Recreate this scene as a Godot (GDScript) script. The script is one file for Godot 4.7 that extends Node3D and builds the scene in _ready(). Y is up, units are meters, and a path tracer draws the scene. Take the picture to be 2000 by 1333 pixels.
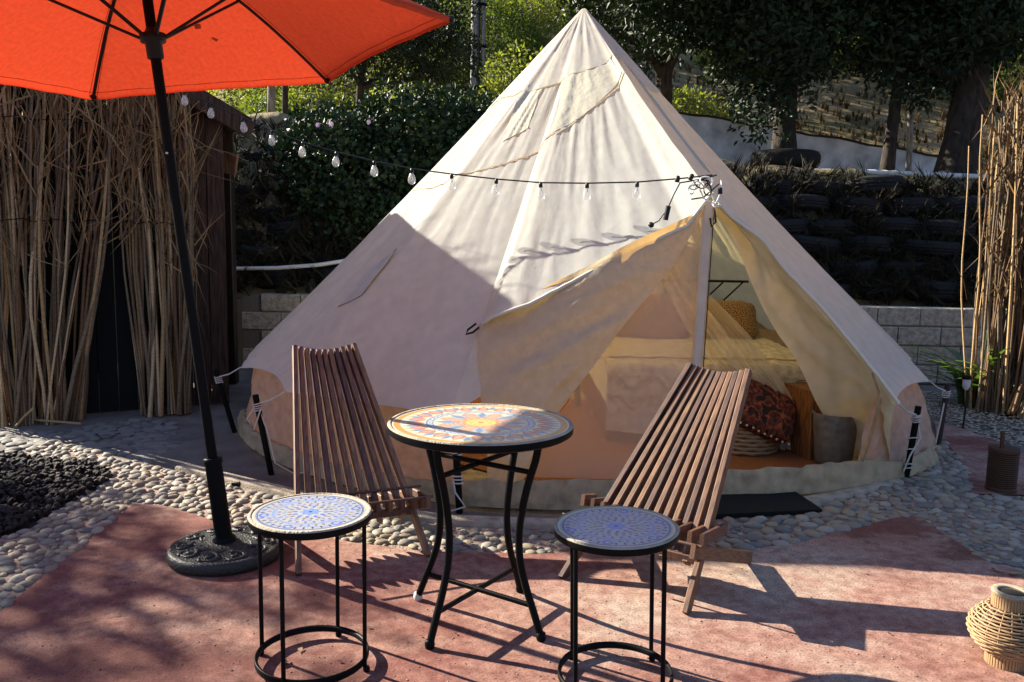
extends Node3D

# ---------------------------------------------------------------- mesh building
class MB:
	var v := PackedVector3Array()
	var i := PackedInt32Array()
	var uv := PackedVector2Array()

	func vert(p: Vector3, t := Vector2.ZERO) -> int:
		v.append(p)
		uv.append(t)
		return v.size() - 1

	func quad(a: Vector3, b: Vector3, c: Vector3, d: Vector3) -> void:
		var n := vert(a, Vector2(0, 0))
		vert(b, Vector2(1, 0))
		vert(c, Vector2(1, 1))
		vert(d, Vector2(0, 1))
		i.append_array([n, n + 1, n + 2, n, n + 2, n + 3])

	func tri(a: Vector3, b: Vector3, c: Vector3) -> void:
		var n := vert(a)
		vert(b)
		vert(c)
		i.append_array([n, n + 1, n + 2])

	# rows of equal length, smooth shaded
	func grid(rows: Array, close := false) -> void:
		var n := v.size()
		var w: int = rows[0].size()
		for r in rows.size():
			for k in w:
				vert(rows[r][k], Vector2(float(k) / (w - 1), float(r) / (rows.size() - 1)))
		for r in rows.size() - 1:
			for k in (w if close else w - 1):
				var a := n + r * w + k
				var b := n + r * w + (k + 1) % w
				i.append_array([a, b, b + w, a, b + w, a + w])

	func fan(ring: PackedVector3Array, flip := false) -> void:
		var c := Vector3.ZERO
		for p in ring:
			c += p
		var n := vert(c / ring.size())
		for p in ring:
			vert(p)
		for k in ring.size():
			var a := n + 1 + k
			var b := n + 1 + (k + 1) % ring.size()
			if flip:
				i.append_array([n, b, a])
			else:
				i.append_array([n, a, b])

	func tube(path: Array, rad, sides := 6, caps := true, squash := 1.0, up := Vector3.ZERO) -> void:
		var rows := []
		var m := path.size()
		var side := Vector3.ZERO
		for k in m:
			var d: Vector3 = (path[mini(k + 1, m - 1)] - path[maxi(k - 1, 0)]).normalized()
			if k == 0:
				side = up if up != Vector3.ZERO else (Vector3.UP if absf(d.y) < 0.9 else Vector3.RIGHT)
			side = (side - d * side.dot(d)).normalized()
			var other := d.cross(side)
			var rr: float = rad[k] if rad is Array or rad is PackedFloat32Array else rad
			var ring := PackedVector3Array()
			for s in sides:
				var t := TAU * s / sides
				ring.append(path[k] + (side * cos(t) * squash + other * sin(t)) * rr)
			rows.append(ring)
		grid(rows, true)
		if caps:
			fan(rows[0], true)
			fan(rows[m - 1])

	func lathe(prof: Array, segs := 24, at := Transform3D()) -> void:
		var rows := []
		for p in prof:
			var ring := PackedVector3Array()
			for s in segs:
				var t := TAU * s / segs
				ring.append(at * Vector3(p.x * cos(t), p.y, p.x * sin(t)))
			rows.append(ring)
		grid(rows, true)

	# a bar with chamfered edges from a to b; w across «side», d across the third axis
	func bar(a: Vector3, b: Vector3, w: float, d: float, side: Vector3, bev := 0.003, w2 := -1.0) -> void:
		var ax := (b - a).normalized()
		side = (side - ax * side.dot(ax)).normalized()
		var oth := ax.cross(side)
		var e0 := []
		var e1 := []
		for end in 2:
			var hw := (w if end == 0 or w2 < 0 else w2) / 2
			var hd := d / 2
			for q in [[-hw + bev, -hd], [hw - bev, -hd], [hw, -hd + bev], [hw, hd - bev], [hw - bev, hd], [-hw + bev, hd], [-hw, hd - bev], [-hw, -hd + bev]]:
				var p: Vector3 = (a if end == 0 else b) + side * q[0] + oth * q[1]
				(e0 if end == 0 else e1).append(p)
		for k in 8:
			quad(e0[k], e0[(k + 1) % 8], e1[(k + 1) % 8], e1[k])
		fan(PackedVector3Array(e0), true)
		fan(PackedVector3Array(e1))

	func box(c: Vector3, s: Vector3, bev := 0.004) -> void:
		bar(c - Vector3(0, s.y / 2, 0), c + Vector3(0, s.y / 2, 0), s.x, s.z, Vector3.RIGHT, bev)

	func poly(pts: PackedVector2Array, y: float, uvscale := 1.0, off := Vector2.ZERO) -> void:
		var t := Geometry2D.triangulate_polygon(pts)
		var n := v.size()
		for p in pts:
			vert(Vector3(p.x, y, p.y), (p - off) * uvscale)
		for k in t:
			i.append(n + k)

	func commit() -> ArrayMesh:
		var nn := PackedVector3Array()
		nn.resize(v.size())
		for k in range(0, i.size(), 3):
			var a := v[i[k]]
			var f := (v[i[k + 2]] - a).cross(v[i[k + 1]] - a)
			nn[i[k]] += f
			nn[i[k + 1]] += f
			nn[i[k + 2]] += f
		for k in nn.size():
			nn[k] = nn[k].normalized() if nn[k].length_squared() > 1e-20 else Vector3.UP
		var arr := []
		arr.resize(Mesh.ARRAY_MAX)
		arr[Mesh.ARRAY_VERTEX] = v
		arr[Mesh.ARRAY_NORMAL] = nn
		arr[Mesh.ARRAY_TEX_UV] = uv
		arr[Mesh.ARRAY_INDEX] = i
		var m := ArrayMesh.new()
		m.add_surface_from_arrays(Mesh.PRIMITIVE_TRIANGLES, arr)
		return m


var rng := RandomNumberGenerator.new()
var used := {}
var M := {}
var T := {}


func rf(a: float, b: float) -> float:
	return rng.randf_range(a, b)


func numbered(called: String) -> String:
	if not used.has(called):
		used[called] = 0
		return called
	used[called] += 1
	return "%s_%03d" % [called, used[called]]


func tag(o: Node, label: String, category := "", group := "", kind := "") -> Node:
	if label:
		o.set_meta("label", label)
	if category:
		o.set_meta("category", category)
	if group:
		o.set_meta("group", group)
	if kind:
		o.set_meta("kind", kind)
	return o


func thing(called: String, label: String, category: String, at := Vector3.ZERO, group := "") -> Node3D:
	var o := Node3D.new()
	o.name = numbered(called)
	add_child(o)
	o.position = at
	tag(o, label, category, group)
	return o


func part(called: String, mesh: Mesh, m: Material, parent: Node, at := Transform3D()) -> MeshInstance3D:
	var o := MeshInstance3D.new()
	o.name = called
	o.mesh = mesh
	o.material_override = m
	parent.add_child(o, true)
	o.transform = at
	return o


func solo(called: String, mesh: Mesh, m: Material, label: String, category: String, at := Transform3D(), group := "") -> MeshInstance3D:
	var o := part(numbered(called), mesh, m, self, at)
	tag(o, label, category, group)
	return o


func struct(called: String, mesh: Mesh, m: Material) -> MeshInstance3D:
	var o := part(numbered(called), mesh, m, self)
	o.set_meta("kind", "structure")
	return o


func multi(called: String, mesh: Mesh, m: Material, xf: Array, cols: Array, parent: Node, kind := "") -> MultiMeshInstance3D:
	var mm := MultiMesh.new()
	mm.transform_format = MultiMesh.TRANSFORM_3D
	mm.use_colors = cols.size() > 0
	mm.mesh = mesh
	mm.instance_count = xf.size()
	for k in xf.size():
		mm.set_instance_transform(k, xf[k])
		if cols.size():
			mm.set_instance_color(k, cols[k % cols.size()])
	var o := MultiMeshInstance3D.new()
	o.name = called if parent != self else numbered(called)
	o.multimesh = mm
	o.material_override = m
	parent.add_child(o, true)
	if kind:
		o.set_meta("kind", kind)
	return o


# ---------------------------------------------------------------- materials
func lin(r: float, g: float, b: float) -> Color:
	return Color(r, g, b).linear_to_srgb()


func noise(sd: int, freq: float, stops: Array, oct := 4, size := 512, warp := false, kind := FastNoiseLite.TYPE_SIMPLEX_SMOOTH, ridged := false) -> NoiseTexture2D:
	var n := FastNoiseLite.new()
	n.seed = sd
	n.noise_type = kind
	n.frequency = freq
	n.fractal_octaves = oct
	if ridged:
		n.fractal_type = FastNoiseLite.FRACTAL_RIDGED
		n.fractal_gain = 0.45
	if warp:
		n.domain_warp_enabled = true
		n.domain_warp_amplitude = 25.0
	var t := NoiseTexture2D.new()
	t.width = size
	t.height = size
	t.seamless = true
	t.noise = n
	var g := Gradient.new()
	var off := PackedFloat32Array()
	var col := PackedColorArray()
	for s in stops:
		off.append(s[0])
		col.append(lin(s[1], s[2], s[3]) if s.size() > 2 else Color(s[1], s[1], s[1]))
	g.offsets = off
	g.colors = col
	t.color_ramp = g
	return t


func mat(called: String, c: Color, rough := 0.85, o := {}) -> StandardMaterial3D:
	var m := StandardMaterial3D.new()
	m.resource_name = called
	m.albedo_color = c
	m.roughness = rough
	m.metallic = o.get("metal", 0.0)
	m.metallic_specular = o.get("spec", 0.4)
	if o.has("tex"):
		m.albedo_texture = o.tex
	if o.has("bump"):
		m.heightmap_enabled = true
		m.heightmap_texture = o.bump
		m.heightmap_scale = o.get("depth", 0.3)
	if o.has("tex") or o.has("bump"):
		if not o.get("uv", false):
			m.uv1_triplanar = true
			m.uv1_world_triplanar = o.get("world", false)
		m.uv1_scale = o.get("scale", Vector3.ONE)
	if o.has("detail"):
		m.detail_enabled = true
		m.detail_albedo = o.detail
		m.detail_blend_mode = BaseMaterial3D.BLEND_MODE_MUL
		m.detail_uv_layer = BaseMaterial3D.DETAIL_UV_2
		m.uv2_triplanar = true
		m.uv2_world_triplanar = o.get("world", false)
		m.uv2_scale = o.get("dscale", Vector3.ONE)
	if o.has("alpha"):
		m.transparency = BaseMaterial3D.TRANSPARENCY_ALPHA
		m.albedo_color.a = o.alpha
	if o.has("back"):
		m.backlight_enabled = true
		m.backlight = o.back
	if o.get("vc", false):
		m.vertex_color_use_as_albedo = true
	if o.has("coat"):
		m.clearcoat_enabled = true
		m.clearcoat = o.coat
		m.clearcoat_roughness = o.get("coatrough", 0.2)
	m.cull_mode = BaseMaterial3D.CULL_DISABLED
	M[called] = m
	return m


func materials() -> void:
	T.mottle = noise(3, 0.012, [[0.0, 0.66], [0.5, 0.86], [1.0, 1.0]], 5)
	T.fine = noise(5, 0.06, [[0.0, 0.6], [0.45, 0.88], [1.0, 1.0]], 4)
	T.grain = noise(7, 0.02, [[0.0, 0.45], [0.4, 0.75], [0.6, 0.92], [1.0, 1.0]], 5, 512, true)
	T.bump = noise(11, 0.03, [[0.0, 0.0], [1.0, 1.0]], 5)
	T.bumpfine = noise(12, 0.11, [[0.0, 0.0], [1.0, 1.0]], 3)
	T.crease = noise(13, 0.006, [[0.0, 0.0], [0.6, 0.35], [0.85, 0.6], [1.0, 1.0]], 4, 768, true, FastNoiseLite.TYPE_SIMPLEX_SMOOTH, true)
	T.soil = noise(17, 0.02, [[0.0, 0.10, 0.075, 0.055], [0.45, 0.19, 0.15, 0.115], [0.6, 0.27, 0.225, 0.18], [1.0, 0.36, 0.31, 0.26]], 6)
	T.hill = noise(19, 0.008, [[0.0, 0.05, 0.07, 0.02], [0.25, 0.13, 0.13, 0.045], [0.38, 0.28, 0.21, 0.10], [0.6, 0.40, 0.30, 0.16], [1.0, 0.42, 0.33, 0.19]], 6)
	T.dust = noise(18, 0.012, [[0.0, 0.125, 0.105, 0.09], [0.5, 0.185, 0.16, 0.135], [1.0, 0.25, 0.215, 0.18]], 6)
	T.rug = noise(23, 0.05, [[0.0, 0.20, 0.06, 0.02], [0.5, 0.42, 0.15, 0.05], [1.0, 0.55, 0.24, 0.10]], 3)
	T.leopard = noise(29, 0.045, [[0.0, 0.10, 0.05, 0.02], [0.42, 0.16, 0.08, 0.035], [0.5, 0.45, 0.27, 0.12], [1.0, 0.55, 0.36, 0.18]], 3)
	T.swirl = noise(31, 0.012, [[0.0, 0.02, 0.01, 0.01], [0.34, 0.02, 0.012, 0.01], [0.4, 0.32, 0.05, 0.02], [0.46, 0.45, 0.12, 0.03], [0.52, 0.03, 0.012, 0.01], [0.62, 0.30, 0.04, 0.02], [0.72, 0.02, 0.01, 0.01], [1.0, 0.35, 0.09, 0.03]], 2, 512, true)

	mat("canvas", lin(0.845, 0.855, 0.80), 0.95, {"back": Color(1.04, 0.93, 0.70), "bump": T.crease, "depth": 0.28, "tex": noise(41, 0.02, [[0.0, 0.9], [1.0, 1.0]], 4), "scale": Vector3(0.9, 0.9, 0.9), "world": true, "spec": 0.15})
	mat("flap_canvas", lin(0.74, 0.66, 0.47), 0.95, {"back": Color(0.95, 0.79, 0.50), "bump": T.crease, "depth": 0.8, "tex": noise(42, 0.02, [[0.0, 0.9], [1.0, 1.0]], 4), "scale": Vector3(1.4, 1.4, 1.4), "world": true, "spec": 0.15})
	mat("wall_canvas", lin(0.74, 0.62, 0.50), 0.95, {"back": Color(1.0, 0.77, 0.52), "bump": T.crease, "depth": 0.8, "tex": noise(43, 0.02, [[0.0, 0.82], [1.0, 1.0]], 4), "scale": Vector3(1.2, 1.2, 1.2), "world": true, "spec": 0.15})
	mat("vent_mesh", lin(0.54, 0.49, 0.36), 0.42, {"back": Color(0.5, 0.43, 0.27), "bump": T.bump, "depth": 0.4, "spec": 0.5})
	mat("trim", lin(0.66, 0.60, 0.47), 0.9)
	mat("groundsheet", lin(0.52, 0.40, 0.235), 0.85, {"bump": T.crease, "depth": 0.6, "tex": T.mottle, "scale": Vector3(1.5, 1.5, 1.5), "world": true})
	mat("screen_mesh", lin(0.80, 0.62, 0.48), 1.0, {"alpha": 0.48, "spec": 0.0, "back": Color(0.9, 0.7, 0.5)})
	mat("net", lin(0.92, 0.77, 0.55), 1.0, {"alpha": 0.42, "back": Color(0.5, 0.45, 0.35), "spec": 0.0})
	mat("rope", lin(0.60, 0.57, 0.51), 0.9, {"bump": T.bumpfine, "depth": 0.1, "scale": Vector3(30, 30, 30)})
	mat("black_metal", lin(0.006, 0.0065, 0.007), 0.42, {"bump": T.bumpfine, "depth": 0.02, "scale": Vector3(12, 12, 12), "spec": 0.18})
	mat("rust", lin(0.05, 0.03, 0.022), 0.7, {"tex": T.fine, "scale": Vector3(8, 8, 8)})
	mat("black_plastic", lin(0.009, 0.009, 0.0095), 0.5)
	mat("cast_iron", lin(0.016, 0.016, 0.014), 0.5, {"bump": T.bump, "depth": 0.35, "scale": Vector3(5, 5, 5), "spec": 0.5})
	mat("umbrella_fabric", lin(0.80, 0.105, 0.045), 0.9, {"back": Color(0.68, 0.6, 0.56), "bump": T.bumpfine, "depth": 0.02, "scale": Vector3(6, 6, 6), "tex": noise(45, 0.012, [[0.0, 0.87], [1.0, 1.0]], 3), "spec": 0.1})
	mat("umbrella_thread", lin(0.42, 0.035, 0.015), 0.9, {"back": Color(0.3, 0.25, 0.2)})
	mat("dark_wood_frame", lin(0.018, 0.010, 0.008), 0.5, {"tex": T.grain, "scale": Vector3(10, 1, 10)})
	mat("chair_wood", lin(0.22, 0.092, 0.038), 0.58, {"tex": T.grain, "scale": Vector3(14, 1.1, 14), "bump": T.grain, "depth": 0.04, "spec": 0.58})
	mat("chair_wood_dark", lin(0.125, 0.046, 0.021), 0.58, {"tex": T.grain, "scale": Vector3(12, 1.3, 12), "bump": T.grain, "depth": 0.04, "spec": 0.58})
	mat("chair_wood_pale", lin(0.31, 0.155, 0.075), 0.64, {"tex": T.grain, "scale": Vector3(16, 0.9, 16), "bump": T.grain, "depth": 0.05, "spec": 0.5})
	mat("post_wood", lin(0.20, 0.10, 0.055), 0.85, {"tex": T.grain, "scale": Vector3(5, 0.5, 5), "bump": T.grain, "depth": 0.3})
	mat("shed_wood", lin(0.060, 0.033, 0.022), 0.9, {"tex": T.grain, "scale": Vector3(4, 0.4, 4), "bump": T.grain, "depth": 0.3})
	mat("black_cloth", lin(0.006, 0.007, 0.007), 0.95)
	mat("reed", lin(0.46, 0.30, 0.135), 0.75, {"tex": T.fine, "scale": Vector3(6, 3, 6)})
	mat("reed_pale", lin(0.64, 0.47, 0.26), 0.7, {"tex": T.fine, "scale": Vector3(6, 3, 6)})
	mat("reed_grey", lin(0.23, 0.165, 0.10), 0.8, {"tex": T.fine, "scale": Vector3(6, 3, 6)})
	mat("reed_brown", lin(0.19, 0.105, 0.05), 0.8, {"tex": T.fine, "scale": Vector3(6, 3, 6)})
	mat("straw", lin(0.30, 0.20, 0.10), 0.85, {"vc": true, "back": Color(0.3, 0.25, 0.15)})
	mat("block", lin(0.50, 0.455, 0.37), 0.95, {"tex": T.mottle, "scale": Vector3(2.2, 2.2, 2.2), "bump": T.bump, "depth": 0.4, "world": true})
	mat("mortar", lin(0.22, 0.19, 0.155), 0.95, {"tex": T.fine, "scale": Vector3(2, 2, 2)})
	mat("rubber", lin(0.016, 0.0145, 0.013), 0.8, {"bump": T.bumpfine, "depth": 0.2, "scale": Vector3(3, 3, 3), "tex": T.mottle})
	mat("soil", Color.WHITE, 0.95, {"tex": T.soil, "scale": Vector3(0.55, 0.55, 0.55), "world": true, "bump": T.bump, "depth": 1.2, "detail": T.fine, "dscale": Vector3(2.3, 2.3, 2.3)})
	mat("yard", Color.WHITE, 0.95, {"tex": T.dust, "scale": Vector3(0.5, 0.5, 0.5), "world": true, "bump": T.bumpfine, "depth": 0.35, "detail": T.fine, "dscale": Vector3(3.3, 3.3, 3.3)})
	mat("hillside", Color.WHITE, 0.98, {"tex": T.hill, "scale": Vector3(0.12, 0.12, 0.12), "world": true, "bump": T.bump, "depth": 8.0, "detail": T.fine, "dscale": Vector3(0.9, 0.9, 0.9)})
	mat("bank", lin(0.30, 0.30, 0.26), 0.98, {"tex": T.soil, "scale": Vector3(0.5, 0.5, 0.5), "world": true, "bump": T.bump, "depth": 2.0})
	mat("whitewash", lin(0.90, 0.92, 0.94), 0.9, {"tex": T.mottle, "scale": Vector3(0.4, 0.4, 0.4), "world": true, "bump": T.bump, "depth": 0.4})
	mat("cement", lin(0.50, 0.42, 0.31), 0.95, {"tex": T.mottle, "scale": Vector3(1.5, 1.5, 1.5), "world": true, "bump": T.bumpfine, "depth": 0.4})
	mat("mortar_red", lin(0.36, 0.26, 0.205), 0.95, {"tex": T.mottle, "scale": Vector3(1.1, 1.1, 1.1), "world": true, "bump": T.bumpfine, "depth": 0.5})
	var tones := [[0.37, 0.315, 0.24], [0.30, 0.265, 0.21], [0.44, 0.385, 0.30], [0.35, 0.275, 0.20], [0.23, 0.215, 0.185], [0.39, 0.325, 0.215]]
	for k in tones.size():
		var c = tones[k]
		mat("pebble%d" % k, lin(c[0], c[1], c[2]), 0.72, {"tex": T.mottle, "scale": Vector3(7, 7, 7) * (0.7 + 0.1 * k), "bump": T.bumpfine, "depth": 0.06})
	mat("pebble_mass", Color.WHITE, 0.75, {"vc": true, "tex": T.mottle, "scale": Vector3(7, 7, 7)})
	mat("lava", lin(0.022, 0.020, 0.020), 0.7, {"vc": true, "tex": T.fine, "scale": Vector3(12, 12, 12), "bump": T.bump, "depth": 0.4})
	mat("gravel", lin(0.85, 0.76, 0.64), 0.9, {"vc": true})
	mat("doormat", lin(0.008, 0.010, 0.011), 1.0, {"bump": T.bumpfine, "depth": 1.0, "scale": Vector3(7, 7, 7), "world": true})
	mat("bark", lin(0.055, 0.042, 0.032), 0.95, {"tex": T.grain, "scale": Vector3(1.5, 0.4, 1.5), "bump": T.grain, "depth": 2.0})
	mat("bark_pale", lin(0.30, 0.25, 0.20), 0.95, {"tex": T.grain, "scale": Vector3(1.5, 0.4, 1.5), "bump": T.grain, "depth": 2.0})
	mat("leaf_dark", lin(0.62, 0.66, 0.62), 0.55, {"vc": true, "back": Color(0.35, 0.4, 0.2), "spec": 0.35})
	mat("leaf_sun", lin(0.95, 0.98, 0.9), 0.6, {"vc": true, "back": Color(0.95, 1.0, 0.5), "spec": 0.35})
	mat("blade", lin(0.035, 0.075, 0.02), 0.45, {"back": Color(0.4, 0.5, 0.15), "spec": 0.5})
	mat("flower", lin(0.75, 0.55, 0.68), 0.7, {"back": Color(0.5, 0.4, 0.5)})
	mat("pole_grey", lin(0.36, 0.35, 0.33), 0.8, {"tex": T.grain, "scale": Vector3(3, 0.4, 3)})
	mat("white_pipe", lin(0.62, 0.60, 0.56), 0.6)
	mat("bulb_glass", lin(0.92, 0.92, 0.88), 0.14, {"alpha": 0.22, "spec": 0.8})
	mat("white_cable", lin(0.78, 0.77, 0.72), 0.5)
	mat("wicker", lin(0.46, 0.285, 0.14), 0.6, {"tex": T.fine, "scale": Vector3(14, 14, 14), "spec": 0.5})
	mat("wicker_dark", lin(0.085, 0.040, 0.020), 0.6, {"tex": T.fine, "scale": Vector3(14, 14, 14)})
	mat("wicker_pale", lin(0.52, 0.42, 0.29), 0.65, {"tex": T.mottle, "scale": Vector3(8, 8, 8)})
	mat("solar_cell", lin(0.03, 0.03, 0.028), 0.15, {"spec": 0.7})
	mat("rug", Color.WHITE, 1.0, {"tex": T.rug, "scale": Vector3(3, 3, 3), "world": true, "bump": T.bumpfine, "depth": 1.0})
	mat("bed_linen", lin(0.88, 0.74, 0.54), 0.95, {"bump": T.crease, "depth": 1.0, "scale": Vector3(2, 2, 2), "tex": T.mottle})
	mat("linen_white", lin(0.86, 0.82, 0.77), 0.95, {"bump": T.crease, "depth": 1.0, "scale": Vector3(2, 2, 2)})
	mat("linen_mauve", lin(0.36, 0.24, 0.25), 0.95, {"bump": T.crease, "depth": 1.0, "scale": Vector3(2, 2, 2)})
	mat("tassel", lin(0.42, 0.29, 0.16), 0.95)
	mat("leopard", Color.WHITE, 0.9, {"tex": T.leopard, "scale": Vector3(3, 3, 3)})
	mat("swirl_print", Color.WHITE, 0.85, {"tex": T.swirl, "scale": Vector3(1.7, 1.7, 1.7)})
	mat("bead", lin(0.70, 0.55, 0.35), 0.5)
	mat("bin", lin(0.24, 0.22, 0.18), 0.5, {"tex": T.mottle, "scale": Vector3(3, 3, 3)})
	mat("orange_wood", lin(0.34, 0.13, 0.04), 0.55, {"tex": T.grain, "scale": Vector3(6, 0.6, 6)})
	mat("dry_leaf", lin(0.34, 0.25, 0.14), 0.9)
	mat("foot_cap", lin(0.55, 0.53, 0.48), 0.6)


# ---------------------------------------------------------------- the scene
func _ready() -> void:
	rng.seed = 20240611
	# camera
	var cam := Camera3D.new()
	cam.name = "camera"
	cam.fov = 45.23
	cam.near = 0.05
	cam.far = 500.0
	add_child(cam)
	var pitch := deg_to_rad(7.0)
	var roll := deg_to_rad(1.0)
	var fwd := Vector3(0, -sin(pitch), -cos(pitch))
	var up := Vector3(0, cos(pitch), -sin(pitch))
	var xr := Vector3.RIGHT * cos(roll) + up * sin(roll)
	var yu := up * cos(roll) - Vector3.RIGHT * sin(roll)
	cam.transform = Transform3D(Basis(xr, yu, -fwd), Vector3(0, 1.3, 0))
	cam.current = true
	# sky
	var env := Environment.new()
	env.tonemap_mode = Environment.TONE_MAPPER_LINEAR
	env.tonemap_exposure = 3.35
	env.sdfgi_enabled = true
	env.ssao_enabled = true
	env.ssil_enabled = true
	env.background_mode = Environment.BG_SKY
	var skym := ProceduralSkyMaterial.new()
	skym.sky_top_color = Color(0.42, 0.54, 0.75)
	skym.sky_horizon_color = Color(0.74, 0.77, 0.80)
	skym.ground_bottom_color = Color(0.16, 0.14, 0.12)
	skym.ground_horizon_color = Color(0.5, 0.5, 0.48)
	skym.sky_energy_multiplier = 0.68
	skym.ground_energy_multiplier = 0.3
	var sky := Sky.new()
	sky.sky_material = skym
	env.sky = sky
	var we := WorldEnvironment.new()
	we.name = "environment"
	we.environment = env
	add_child(we)
	# late afternoon sun from behind left, 26 degrees high
	var sun := DirectionalLight3D.new()
	sun.name = "sun"
	sun.light_energy = 1.6
	sun.light_color = Color(1.0, 0.965, 0.89)
	sun.light_angular_distance = 0.5
	sun.shadow_enabled = true
	sun.sky_mode = DirectionalLight3D.SKY_MODE_LIGHT_ONLY
	add_child(sun)
	sun.look_at_from_position(Vector3(-0.772, 0.459, -0.4405) * 20.0, Vector3.ZERO, Vector3.UP)

	materials()
	ground()
	pebbles()
	bank()
	block_wall()
	shed()
	far_things()
	trees()
	ivy()
	reeds()
	tent()
	tent_inside()
	string_lights()
	umbrella()
	bistro_table()
	stools()
	chairs()
	lanterns()
	small_things()


# ---------------------------------------------------------------- ground
func height(x: float, z: float) -> float:
	# the bank behind the yard, the terrace on it and the hillside beyond
	var foot := -8.32
	if z > foot:
		return 0.66
	var crest := remap(clampf(x, -3.0, 4.5), -3.0, 4.5, 2.72, 2.13)
	var up := clampf((foot - z) / 1.55, 0.0, 1.0)
	var h := lerpf(0.66, crest, up * up * (3 - 2 * up) * 0.35 + up * 0.65)
	var terr := clampf((-9.9 - z) / 3.8, 0.0, 1.0)
	h = lerpf(h, lerpf(h, 2.42, 0.9), terr)
	var beyond := maxf(0.0, -14.2 - z)
	h += 0.13 * clampf(x, -14.0, 14.0) * minf(1.0, beyond / 5.0)
	h += beyond * 0.40 + 0.006 * beyond * beyond
	if beyond > 0:
		h += (sin(x * 0.31 + z * 0.17) + sin(x * 0.13 - z * 0.23 + 2.0) + 0.5 * sin(x * 0.9 + z * 0.6)) * 0.28 * minf(1.0, beyond / 4.0)
	return h


func ground() -> void:
	var mb := MB.new()
	var rows := []
	for r in 12:
		var row := PackedVector3Array()
		for k in 12:
			row.append(Vector3(-90 + 180.0 * k / 11, -0.05, 90 - 98.0 * r / 11))
		rows.append(row)
	mb.grid(rows)
	struct("ground", mb.commit(), M.yard)
	# yard under the tent and along the fences
	mb = MB.new()
	rows = []
	for r in 60:
		var row := PackedVector3Array()
		for k in 80:
			var x := -7.0 + 14.0 * k / 79
			var z := -2.6 - 5.75 * r / 59
			var y := -0.014 + 0.006 * sin(x * 3.1 + z * 2.3) + 0.004 * sin(x * 7.7 - z * 6.1)
			row.append(Vector3(x, y - (0.02 if z > -3.4 else 0.0), z))
		rows.append(row)
	mb.grid(rows)
	struct("yard_ground", mb.commit(), M.yard)

	# red stained concrete, its blotches computed in plan
	var w := 960
	var h := 640
	var im := Image.create(w, h, false, Image.FORMAT_RGB8)
	var n1 := FastNoiseLite.new()
	n1.seed = 4
	n1.frequency = 1.0
	n1.fractal_octaves = 5
	var n2 := FastNoiseLite.new()
	n2.seed = 9
	n2.frequency = 1.0
	n2.fractal_octaves = 4
	var x0 := -2.4
	var z0 := -5.6
	var red := Vector3(0.262, 0.098, 0.076)
	var pink := Vector3(0.42, 0.232, 0.177)
	var pale := Vector3(0.56, 0.475, 0.365)
	var rust := Vector3(0.16, 0.038, 0.022)
	for py in h:
		for px in w:
			var x := x0 + 7.2 * px / w
			var z := z0 + 4.8 * py / h
			var a := n1.get_noise_2d(x * 0.75, z * 1.1)
			var b := n2.get_noise_2d(x * 3.2, z * 5.5)
			var c := n1.get_noise_2d(x * 16.0 + 40.0, z * 16.0)
			var t := clampf(0.36 + 0.62 * a + 0.34 * b + 0.22 * c + 0.21 * minf(x, 1.7) - (0.45 if z < -4.02 and x > 1.9 else 0.0), 0.0, 1.0)
			var col := red.lerp(pink, minf(1.0, t * 2.0)) if t < 0.5 else pink.lerp(pale, (t - 0.5) * 1.25)
			var s := 1.3 - Vector2((x - 1.72) / 0.55, (z + 3.72) / 0.26).length() + 0.9 * b
			var s2 := 1.2 - Vector2((x - 2.02) / 0.30, (z + 3.42) / 0.16).length() + 0.9 * b
			s = clampf(maxf(s, s2) * 1.3 - 0.35 + 0.9 * c + 0.5 * a, 0.0, 0.8)
			col = col.lerp(rust, s)
			var d := n2.get_noise_2d(x * 40.0, z * 52.0)
			var e := absf(n2.get_noise_2d(x * 1.1 + 20.0, z * 1.3 + 5.0))
			var crack := 1.0 - 0.45 * smoothstep(0.006, 0.0, e)
			var speck := 0.72 if d > 0.46 else 1.0
			col *= (0.94 + 0.26 * c + 0.14 * d) * crack * speck
			im.set_pixel(px, py, lin(col.x, col.y, col.z))
	var tex := ImageTexture.create_from_image(im)
	var pm := mat("red_concrete", Color.WHITE, 0.82, {"tex": tex, "uv": true, "spec": 0.35})
	pm.heightmap_enabled = true
	pm.heightmap_texture = tex
	pm.heightmap_scale = 0.5
	pm.detail_enabled = true
	pm.detail_albedo = T.fine
	pm.detail_blend_mode = BaseMaterial3D.BLEND_MODE_MUL
	pm.detail_uv_layer = BaseMaterial3D.DETAIL_UV_2
	pm.uv2_triplanar = true
	pm.uv2_world_triplanar = true
	pm.uv2_scale = Vector3(3.1, 3.1, 3.1)
	mb = MB.new()
	var edge := PackedVector2Array([Vector2(-1.822, -3.841), Vector2(-1.682, -3.833), Vector2(-1.442, -3.689), Vector2(-1.342, -3.611), Vector2(-0.986, -3.509), Vector2(-0.788, -3.455), Vector2(-0.673, -3.387), Vector2(-0.499, -3.342), Vector2(-0.364, -3.296), Vector2(-0.066, -3.304), Vector2(0.080, -3.288), Vector2(0.266, -3.319), Vector2(0.603, -3.324), Vector2(0.918, -3.355), Vector2(1.125, -3.418), Vector2(1.266, -3.479), Vector2(1.436, -3.582), Vector2(1.590, -3.670), Vector2(1.739, -3.761), Vector2(1.916, -3.858), Vector2(1.996, -3.884), Vector2(2.001, -3.774), Vector2(2.012, -3.650), Vector2(2.002, -3.552), Vector2(2.004, -3.441), Vector2(2.008, -3.320), Vector2(2.025, -3.260), Vector2(2.076, -3.257), Vector2(2.077, -3.163)])
	edge.append(Vector2(4.4, -2.5))
	edge.append(Vector2(4.4, -0.9))
	edge.append(Vector2(-1.66, -0.9))
	edge.append(Vector2(-1.756, -2.786))
	edge.append(Vector2(-1.80, -3.4))
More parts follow.
